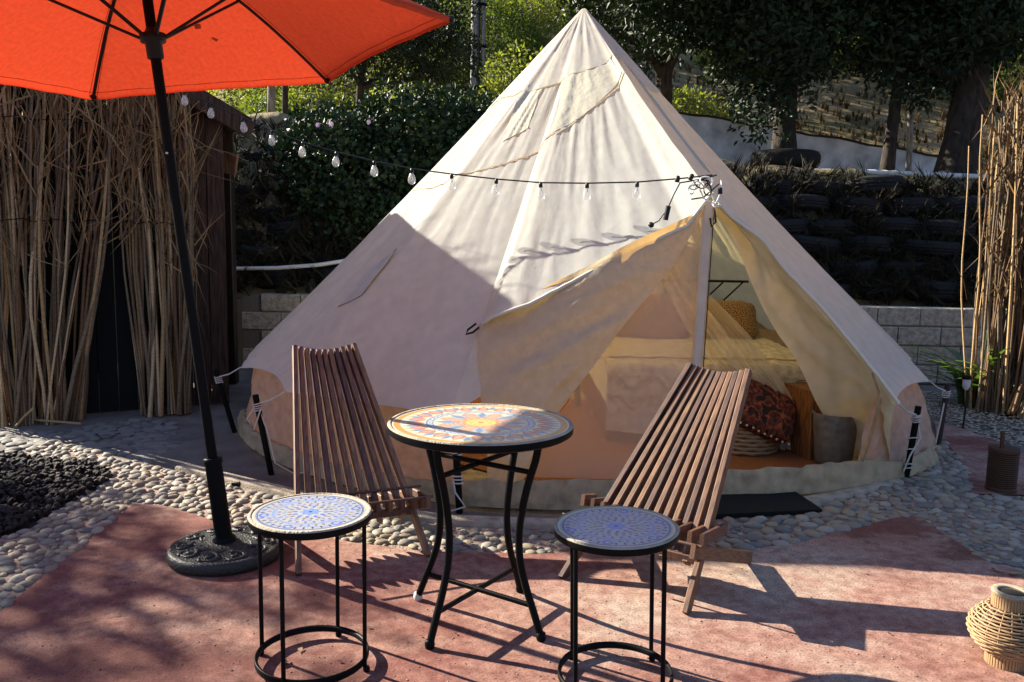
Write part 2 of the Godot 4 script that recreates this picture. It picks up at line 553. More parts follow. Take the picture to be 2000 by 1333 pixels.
	# a real slab: top and sides
	mb.poly(edge, 0.0)
	for k in edge.size():
		var p := edge[k]
		var q := edge[(k + 1) % edge.size()]
		mb.quad(Vector3(p.x, 0, p.y), Vector3(q.x, 0, q.y), Vector3(q.x, -0.06, q.y), Vector3(p.x, -0.06, p.y))
	for k in mb.v.size():
		mb.uv[k] = Vector2((mb.v[k].x - x0) / 7.2, (mb.v[k].z - z0) / 4.8)
	struct("patio", mb.commit(), pm)
	mb = MB.new()
	mb.poly(PackedVector2Array([Vector2(3.211, -6.096), Vector2(3.280, -5.829), Vector2(3.296, -5.566), Vector2(3.307, -5.152), Vector2(3.344, -4.635), Vector2(3.036, -4.190), Vector2(2.740, -4.235), Vector2(2.460, -4.246), Vector2(2.645, -4.592), Vector2(2.828, -5.057), Vector2(2.946, -5.438), Vector2(2.899, -5.435)]), 0.002)
	for k in mb.v.size():
		mb.uv[k] = Vector2((mb.v[k].x - x0) / 7.2, (mb.v[k].z - z0) / 4.8)
	struct("red_path", mb.commit(), pm)
	# mortar beds of the pebble bands
	mb = MB.new()
	mb.poly(PackedVector2Array([Vector2(-3.119, -4.602), Vector2(-2.883, -4.651), Vector2(-2.925, -4.888), Vector2(-2.865, -5.021), Vector2(-2.599, -4.898), Vector2(-2.291, -4.668), Vector2(-2.020, -4.520), Vector2(-1.773, -4.381), Vector2(-1.308, -4.100), Vector2(-1.073, -3.962), Vector2(-0.563, -3.721), Vector2(-0.267, -3.624), Vector2(0.015, -3.611), Vector2(0.365, -3.602), Vector2(0.715, -3.599), Vector2(0.994, -3.787), Vector2(1.452, -3.979), Vector2(1.715, -4.125), Vector2(2.002, -4.291), Vector2(2.343, -4.594), Vector2(2.847, -5.375), Vector2(2.965, -5.468), Vector2(2.842, -5.083), Vector2(2.657, -4.614), Vector2(2.478, -4.273), Vector2(2.751, -4.253), Vector2(3.043, -4.199), Vector2(2.142, -2.899), Vector2(2.003, -3.076), Vector2(1.945, -3.334), Vector2(1.945, -3.779), Vector2(1.349, -3.422), Vector2(0.857, -3.230), Vector2(0.224, -3.202), Vector2(-0.401, -3.200), Vector2(-0.949, -3.374), Vector2(-1.363, -3.542), Vector2(-1.616, -3.596), Vector2(-1.602, -2.559), Vector2(-1.619, -2.329), Vector2(-2.184, -3.094)]), -0.006)
	struct("pebble_mortar", mb.commit(), M.mortar_red)
	# pale cement kerb between the yard and the pebbles
	mb = MB.new()
	var kerb := [Vector3(-1.843, 0.000, -4.479), Vector3(-1.800, 0.000, -4.451), Vector3(-1.535, 0.000, -4.298), Vector3(-1.330, 0.000, -4.170), Vector3(-1.090, 0.000, -4.027), Vector3(-0.836, 0.000, -3.871), Vector3(-0.571, 0.000, -3.771), Vector3(-0.271, 0.000, -3.679), Vector3(0.015, 0.000, -3.659), Vector3(0.369, 0.000, -3.650), Vector3(0.723, 0.000, -3.647)]
	var prof := [Vector2(-0.045, -0.03), Vector2(-0.04, 0.014), Vector2(-0.025, 0.022), Vector2(0.03, 0.020), Vector2(0.045, 0.012), Vector2(0.055, -0.03)]
	rows = []
	for k in kerb.size():
		var d: Vector3 = (kerb[mini(k + 1, kerb.size() - 1)] - kerb[maxi(k - 1, 0)]).normalized()
		var nrm := Vector3(-d.z, 0, d.x)
		var row := PackedVector3Array()
		for q in prof:
			row.append(kerb[k] + nrm * (q.x + rf(-0.006, 0.006)) + Vector3(0, q.y + rf(-0.003, 0.003), 0))
		rows.append(row)
	mb.grid(rows)
	struct("cement_kerb", mb.commit(), M.cement)
	# rough cement lip right of the doormat
	mb = MB.new()
	var lip := [Vector3(1.475, -0.000, -4.045), Vector3(1.736, 0.000, -4.178), Vector3(2.017, 0.000, -4.357), Vector3(2.178, 0.000, -4.463)]
	rows = []
	for k in lip.size():
		var row := PackedVector3Array()
		for q in prof:
			row.append(lip[k] + Vector3(0.3, 0, 0.9) * (q.x * 0.9 + rf(-0.01, 0.01)) + Vector3(0, q.y * 0.8, 0))
		rows.append(row)
	mb.grid(rows)
	struct("cement_lip", mb.commit(), M.cement)
	# gravel at the right
	var st := MB.new()
	st.lathe([Vector2(0.001, 0.5), Vector2(0.8, 0.3), Vector2(1.0, 0.0), Vector2(0.001, -0.3)], 5)
	var xf := []
	var cols := []
	for k in 11000:
		var p := Vector3(rf(2.6, 5.4), 0, rf(-7.4, -4.35))
		var line := -5.55 + (p.x - 2.95) * 0.72
		if p.z > line + 0.12 * sin(p.x * 9.0) and p.x > 2.95:
			continue
		if Vector2(p.x - 0.54, p.z + 6.33).length() < 2.75:
			continue
		var s := rf(0.006, 0.019)
		xf.append(Transform3D(Basis(Vector3.UP, rf(0, TAU)) * Basis.from_scale(Vector3(s, s * 0.8, s * rf(0.6, 1.0))), p + Vector3(0, -0.004, 0)))
	for k in 41:
		var g := rf(0.32, 0.52)
		cols.append(Color(g, g * 0.92, g * 0.8))
	multi("gravel", st.commit(), M.gravel, xf, cols, self, "stuff")


# ---------------------------------------------------------------- pebbles
func pebble_mesh(sd: int) -> ArrayMesh:
	var n := FastNoiseLite.new()
	n.seed = sd
	n.frequency = 0.8
	var mb := MB.new()
	var rows := []
	for r in 5:
		var a: float = [1.5, 1.05, 0.6, 0.15, -0.35][r]
		var ring := PackedVector3Array()
		for s in 9:
			var t := TAU * s / 9
			var p := Vector3(cos(t) * cos(a), sin(a), sin(t) * cos(a))
			p *= 1.0 + 0.22 * n.get_noise_3dv(p * 1.6)
			ring.append(p)
		rows.append(ring)
	mb.grid(rows, true)
	mb.fan(rows[0], true)
	return mb.commit()


func inside(p: Vector2, poly: PackedVector2Array) -> bool:
	return Geometry2D.is_point_in_polygon(p, poly)


func pebbles() -> void:
	var band := PackedVector2Array([Vector2(-3.133, -4.623), Vector2(-2.876, -4.641), Vector2(-2.918, -4.876), Vector2(-2.858, -5.008), Vector2(-2.592, -4.886), Vector2(-2.280, -4.646), Vector2(-2.011, -4.500), Vector2(-1.761, -4.352), Vector2(-1.297, -4.066), Vector2(-1.064, -3.930), Vector2(-0.560, -3.700), Vector2(-0.265, -3.604), Vector2(0.015, -3.591), Vector2(0.364, -3.589), Vector2(0.713, -3.593), Vector2(0.990, -3.773), Vector2(1.444, -3.955), Vector2(1.705, -4.099), Vector2(1.989, -4.264), Vector2(2.327, -4.562), Vector2(2.832, -5.332), Vector2(2.946, -5.438), Vector2(2.828, -5.069), Vector2(2.651, -4.613), Vector2(2.457, -4.245), Vector2(2.734, -4.226), Vector2(3.030, -4.182), Vector2(2.173, -2.944), Vector2(2.081, -3.168), Vector2(2.080, -3.263), Vector2(2.028, -3.266), Vector2(2.015, -3.331), Vector2(2.010, -3.453), Vector2(2.009, -3.565), Vector2(2.019, -3.664), Vector2(2.009, -3.789), Vector2(2.000, -3.892), Vector2(1.916, -3.858), Vector2(1.742, -3.768), Vector2(1.593, -3.677), Vector2(1.438, -3.589), Vector2(1.270, -3.492), Vector2(1.129, -3.430), Vector2(0.921, -3.367), Vector2(0.605, -3.335), Vector2(0.267, -3.331), Vector2(0.080, -3.305), Vector2(-0.066, -3.316), Vector2(-0.366, -3.313), Vector2(-0.501, -3.353), Vector2(-0.676, -3.399), Vector2(-0.790, -3.467), Vector2(-0.990, -3.521), Vector2(-1.347, -3.624), Vector2(-1.447, -3.703), Vector2(-1.689, -3.848), Vector2(-1.834, -3.855), Vector2(-1.756, -2.786), Vector2(-1.733, -2.502)])
	var bed := PackedVector2Array([Vector2(-3.249, -4.708), Vector2(-2.996, -4.690), Vector2(-2.848, -4.642), Vector2(-2.612, -4.536), Vector2(-2.378, -4.540), Vector2(-2.141, -4.280), Vector2(-2.112, -4.071), Vector2(-2.136, -3.823), Vector2(-2.130, -3.639), Vector2(-2.122, -3.504), Vector2(-2.178, -3.375), Vector2(-2.234, -3.198)])
	var mat_area := PackedVector2Array([Vector2(0.950, -3.756), Vector2(1.057, -4.210), Vector2(1.506, -4.254), Vector2(1.547, -3.876)])
	# dart throwing on a hash of cells
	var cell := 0.05
	var hash := {}
	var all := []
	for tries in 34000:
		var p := Vector2(rf(-2.9, 3.6), rf(-5.6, -2.2))
		if not inside(p, band) or inside(p, bed) or inside(p, mat_area):
			continue
		var right := p.x > 0.9
		var small := p.x > 1.75 and p.y > -4.0
		var r := rf(0.022, 0.034) if not right else rf(0.026, 0.042)
		if small:
			r = rf(0.018, 0.032)
		if tries > 20000:
			r = rf(0.012, 0.02)
		var ok := true
		var cx := int(floor(p.x / cell))
		var cz := int(floor(p.y / cell))
		for a in range(-2, 3):
			for b in range(-2, 3):
				for q in hash.get(Vector2i(cx + a, cz + b), []):
					if p.distance_to(Vector2(q.x, q.y)) < (r + q.z) * 0.80:
						ok = false
		if not ok:
			continue
		var key := Vector2i(cx, cz)
		if not hash.has(key):
			hash[key] = []
		hash[key].append(Vector3(p.x, p.y, r))
		all.append(Vector3(p.x, p.y, r))
	# nearest and largest first
	all.sort_custom(func(a, b): return a.z / Vector2(a.x, a.y).length() > b.z / Vector2(b.x, b.y).length())
	var meshes := []
	for k in 6:
		meshes.append(pebble_mesh(60 + k))
	var root := Node3D.new()
	root.name = "pebble_path"
	add_child(root)
	root.set_meta("kind", "structure")
	var xf := []
	var made := 0
	for p in all:
		var small: bool = p.x > 1.75 and p.y > -4.0
		var hgt: float = p.z * (rf(0.42, 0.6) if not small else rf(0.28, 0.42))
		var t := Transform3D(Basis(Vector3.UP, rf(0, TAU)) * Basis(Vector3.RIGHT, rf(-0.15, 0.15)) * Basis.from_scale(Vector3(p.z * rf(1.05, 1.35), hgt, p.z * rf(0.8, 0.95))), Vector3(p.x, -0.004, p.y))
		var seen: bool = absf(p.x / p.y) < 0.66
		if made < 300 and seen and p.z > 0.02:
			part("pebble", meshes[rng.randi() % 6], M["pebble%d" % (rng.randi() % 6)], root, t)
			made += 1
		else:
			xf.append(t)
	var cols := []
	for k in 53:
		var c = [[0.37, 0.315, 0.24], [0.30, 0.265, 0.21], [0.44, 0.385, 0.30], [0.35, 0.275, 0.20], [0.23, 0.215, 0.185], [0.39, 0.325, 0.215]][rng.randi() % 6]
		var f := rf(0.85, 1.1)
		cols.append(Color(c[0] * f, c[1] * f, c[2] * f))
	multi("small_pebbles", meshes[1], M.pebble_mass, xf, cols, root, "stuff")

	# worn cobbles sunk in the dirt at the left
	var dusty := PackedVector2Array([Vector2(-3.388, -5.319), Vector2(-2.981, -5.320), Vector2(-2.754, -5.702), Vector2(-2.458, -5.777), Vector2(-2.042, -4.950), Vector2(-2.070, -4.582), Vector2(-2.611, -4.923), Vector2(-2.940, -4.912), Vector2(-3.024, -4.735)])
	xf = []
	cols = []
	for k in 1500:
		var p := Vector2(rf(-3.7, -1.9), rf(-6.2, -4.4))
		if not inside(p, dusty):
			continue
		var q := rf(0.02, 0.045)
		xf.append(Transform3D(Basis(Vector3.UP, rf(0, TAU)) * Basis.from_scale(Vector3(q * 1.2, q * 0.36, q)), Vector3(p.x, -0.014, p.y)))
	for k in 23:
		var f := rf(0.16, 0.28)
		cols.append(Color(f, f * 0.9, f * 0.78))
	multi("sunken_cobbles", meshes[2], M.pebble_mass, xf, cols, root, "stuff")
	# dark lava rock in the bed at the left
	var mb := MB.new()
	mb.poly(bed, -0.004)
	struct("planting_bed", mb.commit(), M.lava)
	var lm := pebble_mesh(90)
	xf = []
	cols = []
	for k in 5200:
		var p := Vector2(rf(-3.2, -1.9), rf(-5.2, -3.3))
		if not inside(p, bed):
			continue
		var s := rf(0.006, 0.022) if k % 12 else rf(0.02, 0.032)
		xf.append(Transform3D(Basis(Vector3(rf(-1, 1), rf(-1, 1), rf(-1, 1)).normalized(), rf(0, TAU)) * Basis.from_scale(Vector3(s, s * rf(0.5, 0.9), s * rf(0.6, 1.0))), Vector3(p.x, rf(0.0, 0.025), p.y)))
	for k in 37:
		var f := rf(0.5, 1.8)
		cols.append(Color(f * 1.8, f * 1.25, f * 0.95) if k % 8 else Color(5, 4.2, 3.4))
	multi("lava_rock", lm, M.lava, xf, cols, self, "stuff")


# ---------------------------------------------------------------- bank, tyres, hill
func bank() -> void:
	var mb := MB.new()
	var rows := []
	var zs := []
	for k in 14:
		zs.append(-8.32 - 0.12 * k)
	for k in 14:
		zs.append(-9.98 - 0.33 * k)
	for k in 26:
		zs.append(-14.6 - (0.9 * k + 0.07 * k * k))
	for z in zs:
		var row := PackedVector3Array()
		for k in 121:
			var t := -1.0 + 2.0 * k / 120
			var x := t * 14.0 + t * t * t * maxf(0.0, -z - 9) * 1.3
			var j := 0.05 * sin(x * 5.1 + z * 7.3) * sin(x * 2.3 - z * 4.0) if z < -8.4 and z > -10.2 else 0.0
			row.append(Vector3(x, height(x, z) + j, z))
		rows.append(row)
	mb.grid(rows)
	struct("hillside", mb.commit(), M.hillside)

	# the bank is held by a wall of old tyres packed with earth
	var ty := MB.new()
	var prof := []
	for q in [[0.19, -0.085], [0.24, -0.105], [0.30, -0.098], [0.325, -0.07], [0.332, -0.066], [0.334, -0.04], [0.326, -0.036], [0.326, -0.026], [0.337, -0.022], [0.338, -0.003], [0.328, 0.0], [0.328, 0.01], [0.338, 0.014], [0.336, 0.036], [0.327, 0.04], [0.331, 0.066], [0.325, 0.07], [0.30, 0.098], [0.24, 0.105], [0.19, 0.085]]:
		prof.append(Vector2(q[0], q[1]))
	ty.lathe(prof, 22)
	var tm := ty.commit()
	var wall := thing("tyre_wall", "bank wall of stacked black tyres packed with earth behind the tent", "tyre wall")
	for row in 7:
		for k in 15:
			var x := -3.0 + 0.62 * k + (0.31 if row % 2 else 0.0) + rf(-0.06, 0.06)
			var h := 0.86 + 0.215 * row
			var crest := remap(clampf(x, -3.0, 4.5), -3.0, 4.5, 2.72, 2.13)
			if h > crest - 0.2 + rf(-0.05, 0.05):
				continue
			if x > -0.9 and x < 1.9:
				continue
			var z := -8.56 - 0.19 * row + rf(-0.09, 0.05)
			part("tyre", tm, M.rubber, wall, Transform3D(Basis(Vector3.UP, rf(0, TAU)) * Basis(Vector3.RIGHT, rf(-0.16, 0.16)) * Basis.from_scale(Vector3(1, rf(0.8, 1.1), 1) * rf(0.86, 1.04)), Vector3(x, h + rf(-0.03, 0.03), z)))
	# dry grass and weeds hanging over it
	var tuft := tuft_mesh(11, 9, 0.30, 0.007)
	var xf := []
	var cols := []
	for k in 4200:
		var x := rf(-3.2, 5.4)
		var z := rf(-9.62, -8.35)
		xf.append(Transform3D(Basis(Vector3.UP, rf(0, TAU)) * Basis(Vector3.RIGHT, rf(0.2, 1.5)) * Basis.from_scale(Vector3.ONE * rf(0.4, 1.1)), Vector3(x, height(x, z) + rf(0.0, 0.14), z + rf(0.05, 0.22))))
	for k in 31:
		var c := Color(0.12, 0.10, 0.06).lerp(Color(0.05, 0.08, 0.03), rf(0, 1))
		cols.append(c * rf(0.35, 1.1))
	multi("bank_weeds", tuft, M.straw, xf, cols, self, "stuff")
	# grass on the hill
	xf = []
	cols = []
	var gt := tuft_mesh(12, 16, 0.34, 0.008)
	for k in 15000:
		var z := -14.3 - 30.0 * pow(rng.randf(), 1.6)
		var x := rf(-0.75, 0.75) * -z
		xf.append(Transform3D(Basis(Vector3.UP, rf(0, TAU)) * Basis.from_scale(Vector3.ONE * rf(0.3, 0.85)), Vector3(x, height(x, z), z)))
	for k in 61:
		var c := Color(0.36, 0.28, 0.13).lerp(Color(0.14, 0.18, 0.05), rf(0, 1))
		cols.append(c * rf(0.7, 1.2))
	multi("hill_grass", gt, M.straw, xf, cols, self, "stuff")


func tuft_mesh(sd: int, n: int, l: float, w: float) -> ArrayMesh:
	var r := RandomNumberGenerator.new()
	r.seed = sd
	var mb := MB.new()
	for k in n:
		var a := r.randf() * TAU
		var d := Vector3(cos(a), 0, sin(a))
		var s := Vector3(-d.z, 0, d.x) * w
		var lean := r.randf_range(0.1, 0.8)
		var len := l * r.randf_range(0.5, 1.0)
		var b := d * 0.04 * r.randf()
		var m := b + Vector3.UP * len * 0.55 + d * len * lean * 0.3
		var e := b + Vector3.UP * len * (1.0 - lean * 0.3) + d * len * lean * 0.8
		mb.quad(b - s, b + s, m + s * 0.7, m - s * 0.7)
		mb.tri(m - s * 0.7, m + s * 0.7, e)
	return mb.commit()


func block_wall() -> void:
	var root := thing("block_wall", "low retaining wall of grey concrete blocks behind the tent", "wall", Vector3(-2.7, 0, -8.24))
	var dir := Vector3(8.0, 0, 0.45)
	var len := dir.length()
	root.transform = Transform3D(Basis(Vector3.UP, atan2(-dir.z, dir.x)), Vector3(-2.7, 0, -8.24))
	var core := MB.new()
	core.box(Vector3(len / 2, 0.36, 0), Vector3(len, 0.72, 0.17))
	part("mortar_joint", core.commit(), M.mortar, root)
	var variants := []
	for v in 3:
		var b := MB.new()
		b.bar(Vector3(-0.1945, 0, 0), Vector3(0.1945, 0, 0), 0.172, 0.20, Vector3.UP, 0.006 + 0.002 * v)
		variants.append(b.commit())
	for row in 4:
		for k in 20:
			var x := 0.2 + 0.4 * k + (0.2 if row % 2 else 0.0)
			if x > len:
				continue
			part("block", variants[rng.randi() % 3], M.block, root, Transform3D(Basis(), Vector3(x, 0.092 + 0.184 * row, rf(-0.004, 0.006))))


# ---------------------------------------------------------------- shed
func shed() -> void:
	var u := Vector3(0.885, 0, -0.466)
	var n := Vector3(0.466, 0, 0.885)
	var ridge := Vector3(-2.88, 0, -5.80)
	var root := thing("wooden_shed", "dark wooden shed with sloping roof behind the reed screen", "shed", ridge)
	var b := Basis(u, Vector3.UP, n)
	root.transform = Transform3D(b, ridge)
	# roof: two slopes of boards, running back 2.2 m
	for s in [1, -1]:
		var run: float = 1.02 if s > 0 else 0.72
		var a0 := Vector3(0, 2.69, 0)
		var a1 := Vector3(s * run, 2.69 - run * 0.52, 0)
		var mb := MB.new()
		mb.bar(a0 + Vector3(0, 0.0, -1.15), a1 + Vector3(0, 0, -1.15), 2.3, 0.03, Vector3(0, 0, 1), 0.004)
		part("roof_slope", mb.commit(), M.shed_wood, root)
		mb = MB.new()
		mb.bar(a0 + Vector3(0, -0.08, 0.012), a1 + Vector3(0, -0.08, 0.012), 0.025, 0.13, Vector3(0, 0, 1), 0.003)
		part("fascia_board", mb.commit(), M.shed_wood, root)
	# dark walls set back, boards side by side
	for k in 12:
		var mb := MB.new()
		var x := -0.66 + 0.13 * k
		var top := 2.67 - absf(x) * 0.52 - 0.05
		mb.box(Vector3(x, top / 2, -0.14), Vector3(0.124, top, 0.022), 0.003)
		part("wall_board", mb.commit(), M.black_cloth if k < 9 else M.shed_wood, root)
	for k in 14:
		var mb := MB.new()
		mb.box(Vector3(-0.70, 1.1, -0.25 - 0.15 * k), Vector3(0.022, 2.2, 0.144), 0.003)
		part("wall_board", mb.commit(), M.shed_wood, root)
	for k in 13:
		var mb := MB.new()
		mb.box(Vector3(0.84, 1.1, -0.36 - 0.15 * k), Vector3(0.022, 2.2, 0.144), 0.003)
		part("wall_board", mb.commit(), M.shed_wood, root)
	# the frame at the right corner, further back
	var inv := root.transform.affine_inverse()
	var post := MB.new()
	var pb: Vector3 = inv * Vector3(-2.642, 0.000, -7.065)
	var pt: Vector3 = inv * (Vector3(-2.642, 0.000, -7.065) + Vector3(0, 2.1, 0))
	post.bar(pb, pt, 0.245, 0.07, Vector3(0.885, 0, 0.466), 0.006)
	part("corner_post", post.commit(), M.post_wood, root)
	post = MB.new()
	pb = inv * Vector3(-2.498, 0.000, -7.183)
	post.bar(pb, pb + Vector3(0, 1.98, 0), 0.12, 0.10, Vector3(0.885, 0, 0.466), 0.006)
	part("side_post", post.commit(), M.dark_wood_frame, root)
	post = MB.new()
	post.bar(inv * Vector3(-2.676, 1.941, -6.880), inv * Vector3(-2.291, 1.879, -6.860), 0.17, 0.04, Vector3.UP, 0.004)
	part("lintel_board", post.commit(), M.post_wood, root)
	for k in 4:
		post = MB.new()
		var q := Vector3(-2.660, 2.335, -6.980) + Vector3(0.088 * k, -0.045 * k, 0.0)
		post.bar(inv * q, inv * (q + Vector3(0, -0.42 + 0.03 * k, 0)), 0.084, 0.02, Vector3(0.885, 0, 0.466), 0.003)
		part("gable_board", post.commit(), M.shed_wood, root)
	post = MB.new()
	post.bar(inv * Vector3(-2.718, 2.499, -6.800), inv * Vector3(-2.164, 2.186, -6.800), 0.05, 0.11, Vector3(0, 0, 1), 0.004)
	part("rafter", post.commit(), M.shed_wood, root)
	# dark fence left of the shed
	var fence := thing("board_fence", "dark board fence left of the shed behind the reeds", "fence", Vector3(-6.4, 0, -7.5))
	for k in 18:
		var mb := MB.new()
		mb.box(Vector3(0.15 * k + 0.075, 1.15, 0), Vector3(0.146, 2.3, 0.025), 0.003)
		part("board", mb.commit(), M.shed_wood, fence)


# ---------------------------------------------------------------- beyond the bank
func far_things() -> void:
	# white wall along the lane
	var a := Vector3(1.4, 2.30, -13.5)
	var mb := MB.new()
	var n := 24
	var rows := []
	for side in 4:
		rows.append(PackedVector3Array())
	for k in n + 1:
		var t := float(k) / n
		var x := lerpf(1.28, 6.42, t)
		var top := lerpf(3.16, 2.60, clampf((x - 2.5) / 3.83, -0.2, 1.0)) + 0.015 * sin(x * 7.0)
		rows[0].append(Vector3(x, 1.95, -12.20))
		rows[1].append(Vector3(x, top, -12.20))
		rows[2].append(Vector3(x, top, -12.42))
		rows[3].append(Vector3(x, 1.95, -12.42))
	for s in 3:
		mb.grid([rows[s], rows[s + 1]])
	for q in [0, n]:
		mb.quad(rows[0][q], rows[1][q], rows[2][q], rows[3][q])
	var wall := thing("lane_wall", "white painted wall sloping down behind the trees on the bank", "wall")
	part("wall_face", mb.commit(), M.whitewash, wall)
	mb = MB.new()
	for k in n:
		mb.bar(rows[1][k] + Vector3(0, 0.012, -0.11), rows[1][k + 1] + Vector3(0, 0.012, -0.11), 0.26, 0.03, Vector3(0, 0, 1), 0.003)
	part("coping", mb.commit(), M.rust, wall)
	# pale kerb along the top of the bank
	mb = MB.new()
	mb.tube([Vector3(2.279, 2.041, -9.900), Vector3(2.550, 2.087, -9.900), Vector3(3.004, 2.137, -9.900), Vector3(3.427, 2.174, -9.900), Vector3(4.217, 2.176, -9.900), Vector3(4.825, 2.162, -9.900), Vector3(5.586, 2.145, -9.900)], 0.034, 6)
	solo("white_edge_pipe", mb.commit(), M.white_pipe, "long white pipe edging the top of the bank at the right", "pipe")
	mb = MB.new()
	mb.tube([Vector3(-2.944, 0.969, -8.250), Vector3(-2.779, 0.971, -8.250), Vector3(-2.378, 0.984, -8.250), Vector3(-1.966, 1.021, -8.250), Vector3(-1.734, 1.061, -8.250), Vector3(-1.254, 1.176, -8.300)], 0.02, 6)
	solo("white_hose", mb.commit(), M.white_pipe, "white hose strung across the bank left of the tent", "hose")
	# utility pole with its conduit
	var pole := thing("utility_pole", "tall grey utility pole on the hillside left of the tent peak", "utility pole", Vector3(-0.835, 3.734, -17.000))
	mb = MB.new()
	mb.tube([Vector3(0, -1.0, 0), Vector3(0, 7, 0)], [0.10, 0.085], 10)
	part("pole", mb.commit(), M.pole_grey, pole)
	mb = MB.new()
	mb.tube([Vector3(0.16, -1.0, 0.05), Vector3(0.15, 7, 0.05)], 0.045, 8)
	part("conduit", mb.commit(), M.pole_grey, pole)
	mb = MB.new()
	mb.tube([Vector3(0.085, -1.0, 0.09), Vector3(0.085, 7, 0.09)], 0.016, 5)
	part("cable", mb.commit(), M.black_plastic, pole)
	for k in 3:
		mb = MB.new()
		mb.lathe([Vector2(0.105, -0.03), Vector2(0.112, 0.0), Vector2(0.105, 0.03)], 12, Transform3D(Basis.from_scale(Vector3(1.5, 1, 1.1)), Vector3(0.07, 0.6 + 0.8 * k, 0.02)))
		part("strap", mb.commit(), M.black_metal, pole)
	mb = MB.new()
	mb.tube([Vector3(-3.503, 2.876, -12.000), Vector3(-3.479, 3.762, -12.000)], [0.06, 0.05], 8)
	solo("pale_post", mb.commit(), M.bark_pale, "pale wooden post on the hill just below the umbrella edge", "post")
	mb = MB.new()
	mb.tube([Vector3(-3.572, 3.050, -13.000), Vector3(-3.564, 4.046, -13.000)], [0.05, 0.045], 8)
	solo("dark_post", mb.commit(), M.bark, "thin dark post right of the pale post under the umbrella", "post")
	mb = MB.new()
	mb.tube([Vector3(5.467, 2.244, -11.600), Vector3(5.468, 2.593, -11.600), Vector3(5.378, 4.232, -11.600)], [0.042, 0.04, 0.035], 10)
	solo("grey_pole", mb.commit(), M.pole_grey, "thin grey metal pole before the white wall at the right", "pole")
	# planter made of a tyre round the foot of the first tree
	mb = MB.new()
	var prof := []
	for q in [[0.24, -0.02], [0.24, 0.02], [0.42, 0.02], [0.45, 0.06], [0.46, 0.17], [0.43, 0.22], [0.38, 0.235], [0.33, 0.22], [0.31, 0.17], [0.31, 0.10]]:
		prof.append(Vector2(q[0], q[1]))
	mb.lathe(prof, 24)
	solo("tyre_planter", mb.commit(), M.rubber, "black tyre planter round the foot of the tree at the lane", "planter", Transform3D(Basis(), Vector3(3.614, 2.311, -11.200)))


# ---------------------------------------------------------------- foliage
func sprig(sd: int, n: int, spread: float, l: float, w: float) -> ArrayMesh:
	var r := RandomNumberGenerator.new()
	r.seed = sd
	var mb := MB.new()
	for k in n:
		var p := Vector3(r.randf_range(-1, 1), r.randf_range(-1, 1), r.randf_range(-1, 1))
		p = p.normalized() * spread * pow(r.randf(), 0.5)
		var d := (p.normalized() + Vector3(r.randf_range(-1, 1), r.randf_range(-0.8, 0.8), r.randf_range(-1, 1))).normalized()
		var s := d.cross(Vector3(r.randf_range(-1, 1), r.randf_range(-1, 1), r.randf_range(-1, 1))).normalized()
		var nn := d.cross(s)
		var ll := l * r.randf_range(0.7, 1.2)
		var tip := p + d * ll
		var m := p + d * ll * 0.45
		var a := m + s * w * 0.5 + nn * w * 0.18
		var b := m - s * w * 0.5 + nn * w * 0.18
		mb.tri(p, a, tip)
		mb.tri(p, tip, b)
	return mb.commit()


func crown(parent: Node, balls: Array, count: int, mesh: Mesh, m: Material, pal: Array, scl: Array, gap := 0.0, called := "crown") -> void:
	var n := FastNoiseLite.new()
	n.seed = rng.randi() % 1000
	n.frequency = 0.55
	var xf := []
	var vol := 0.0
	for b in balls:
		vol += b[1].x * b[1].y * b[1].z
	for b in balls:
		var c := int(count * b[1].x * b[1].y * b[1].z / vol)
		for k in c:
			var d := Vector3(rf(-1, 1), rf(-1, 1), rf(-1, 1))
			if d.length() > 1.0 or d.length() < 0.02:
				continue
			d = d.normalized() * pow(d.length(), 0.55)
			var p: Vector3 = b[0] + d * b[1] * (1.0 + 0.22 * n.get_noise_3dv((b[0] + d * b[1]) * 1.9))
			if n.get_noise_3dv(p * 2.3) < gap - 0.35:
				continue
			xf.append(Transform3D(Basis(Vector3(rf(-1, 1), rf(-1, 1), rf(-1, 1)).normalized(), rf(0, TAU)) * Basis.from_scale(Vector3.ONE * rf(scl[0], scl[1])), p))
	var cols := []
	for k in 47:
		var c: Color = pal[0].lerp(pal[1], rng.randf())
		cols.append(c * rf(0.75, 1.2))
	multi(called, mesh, m, xf, cols, parent, "stuff")


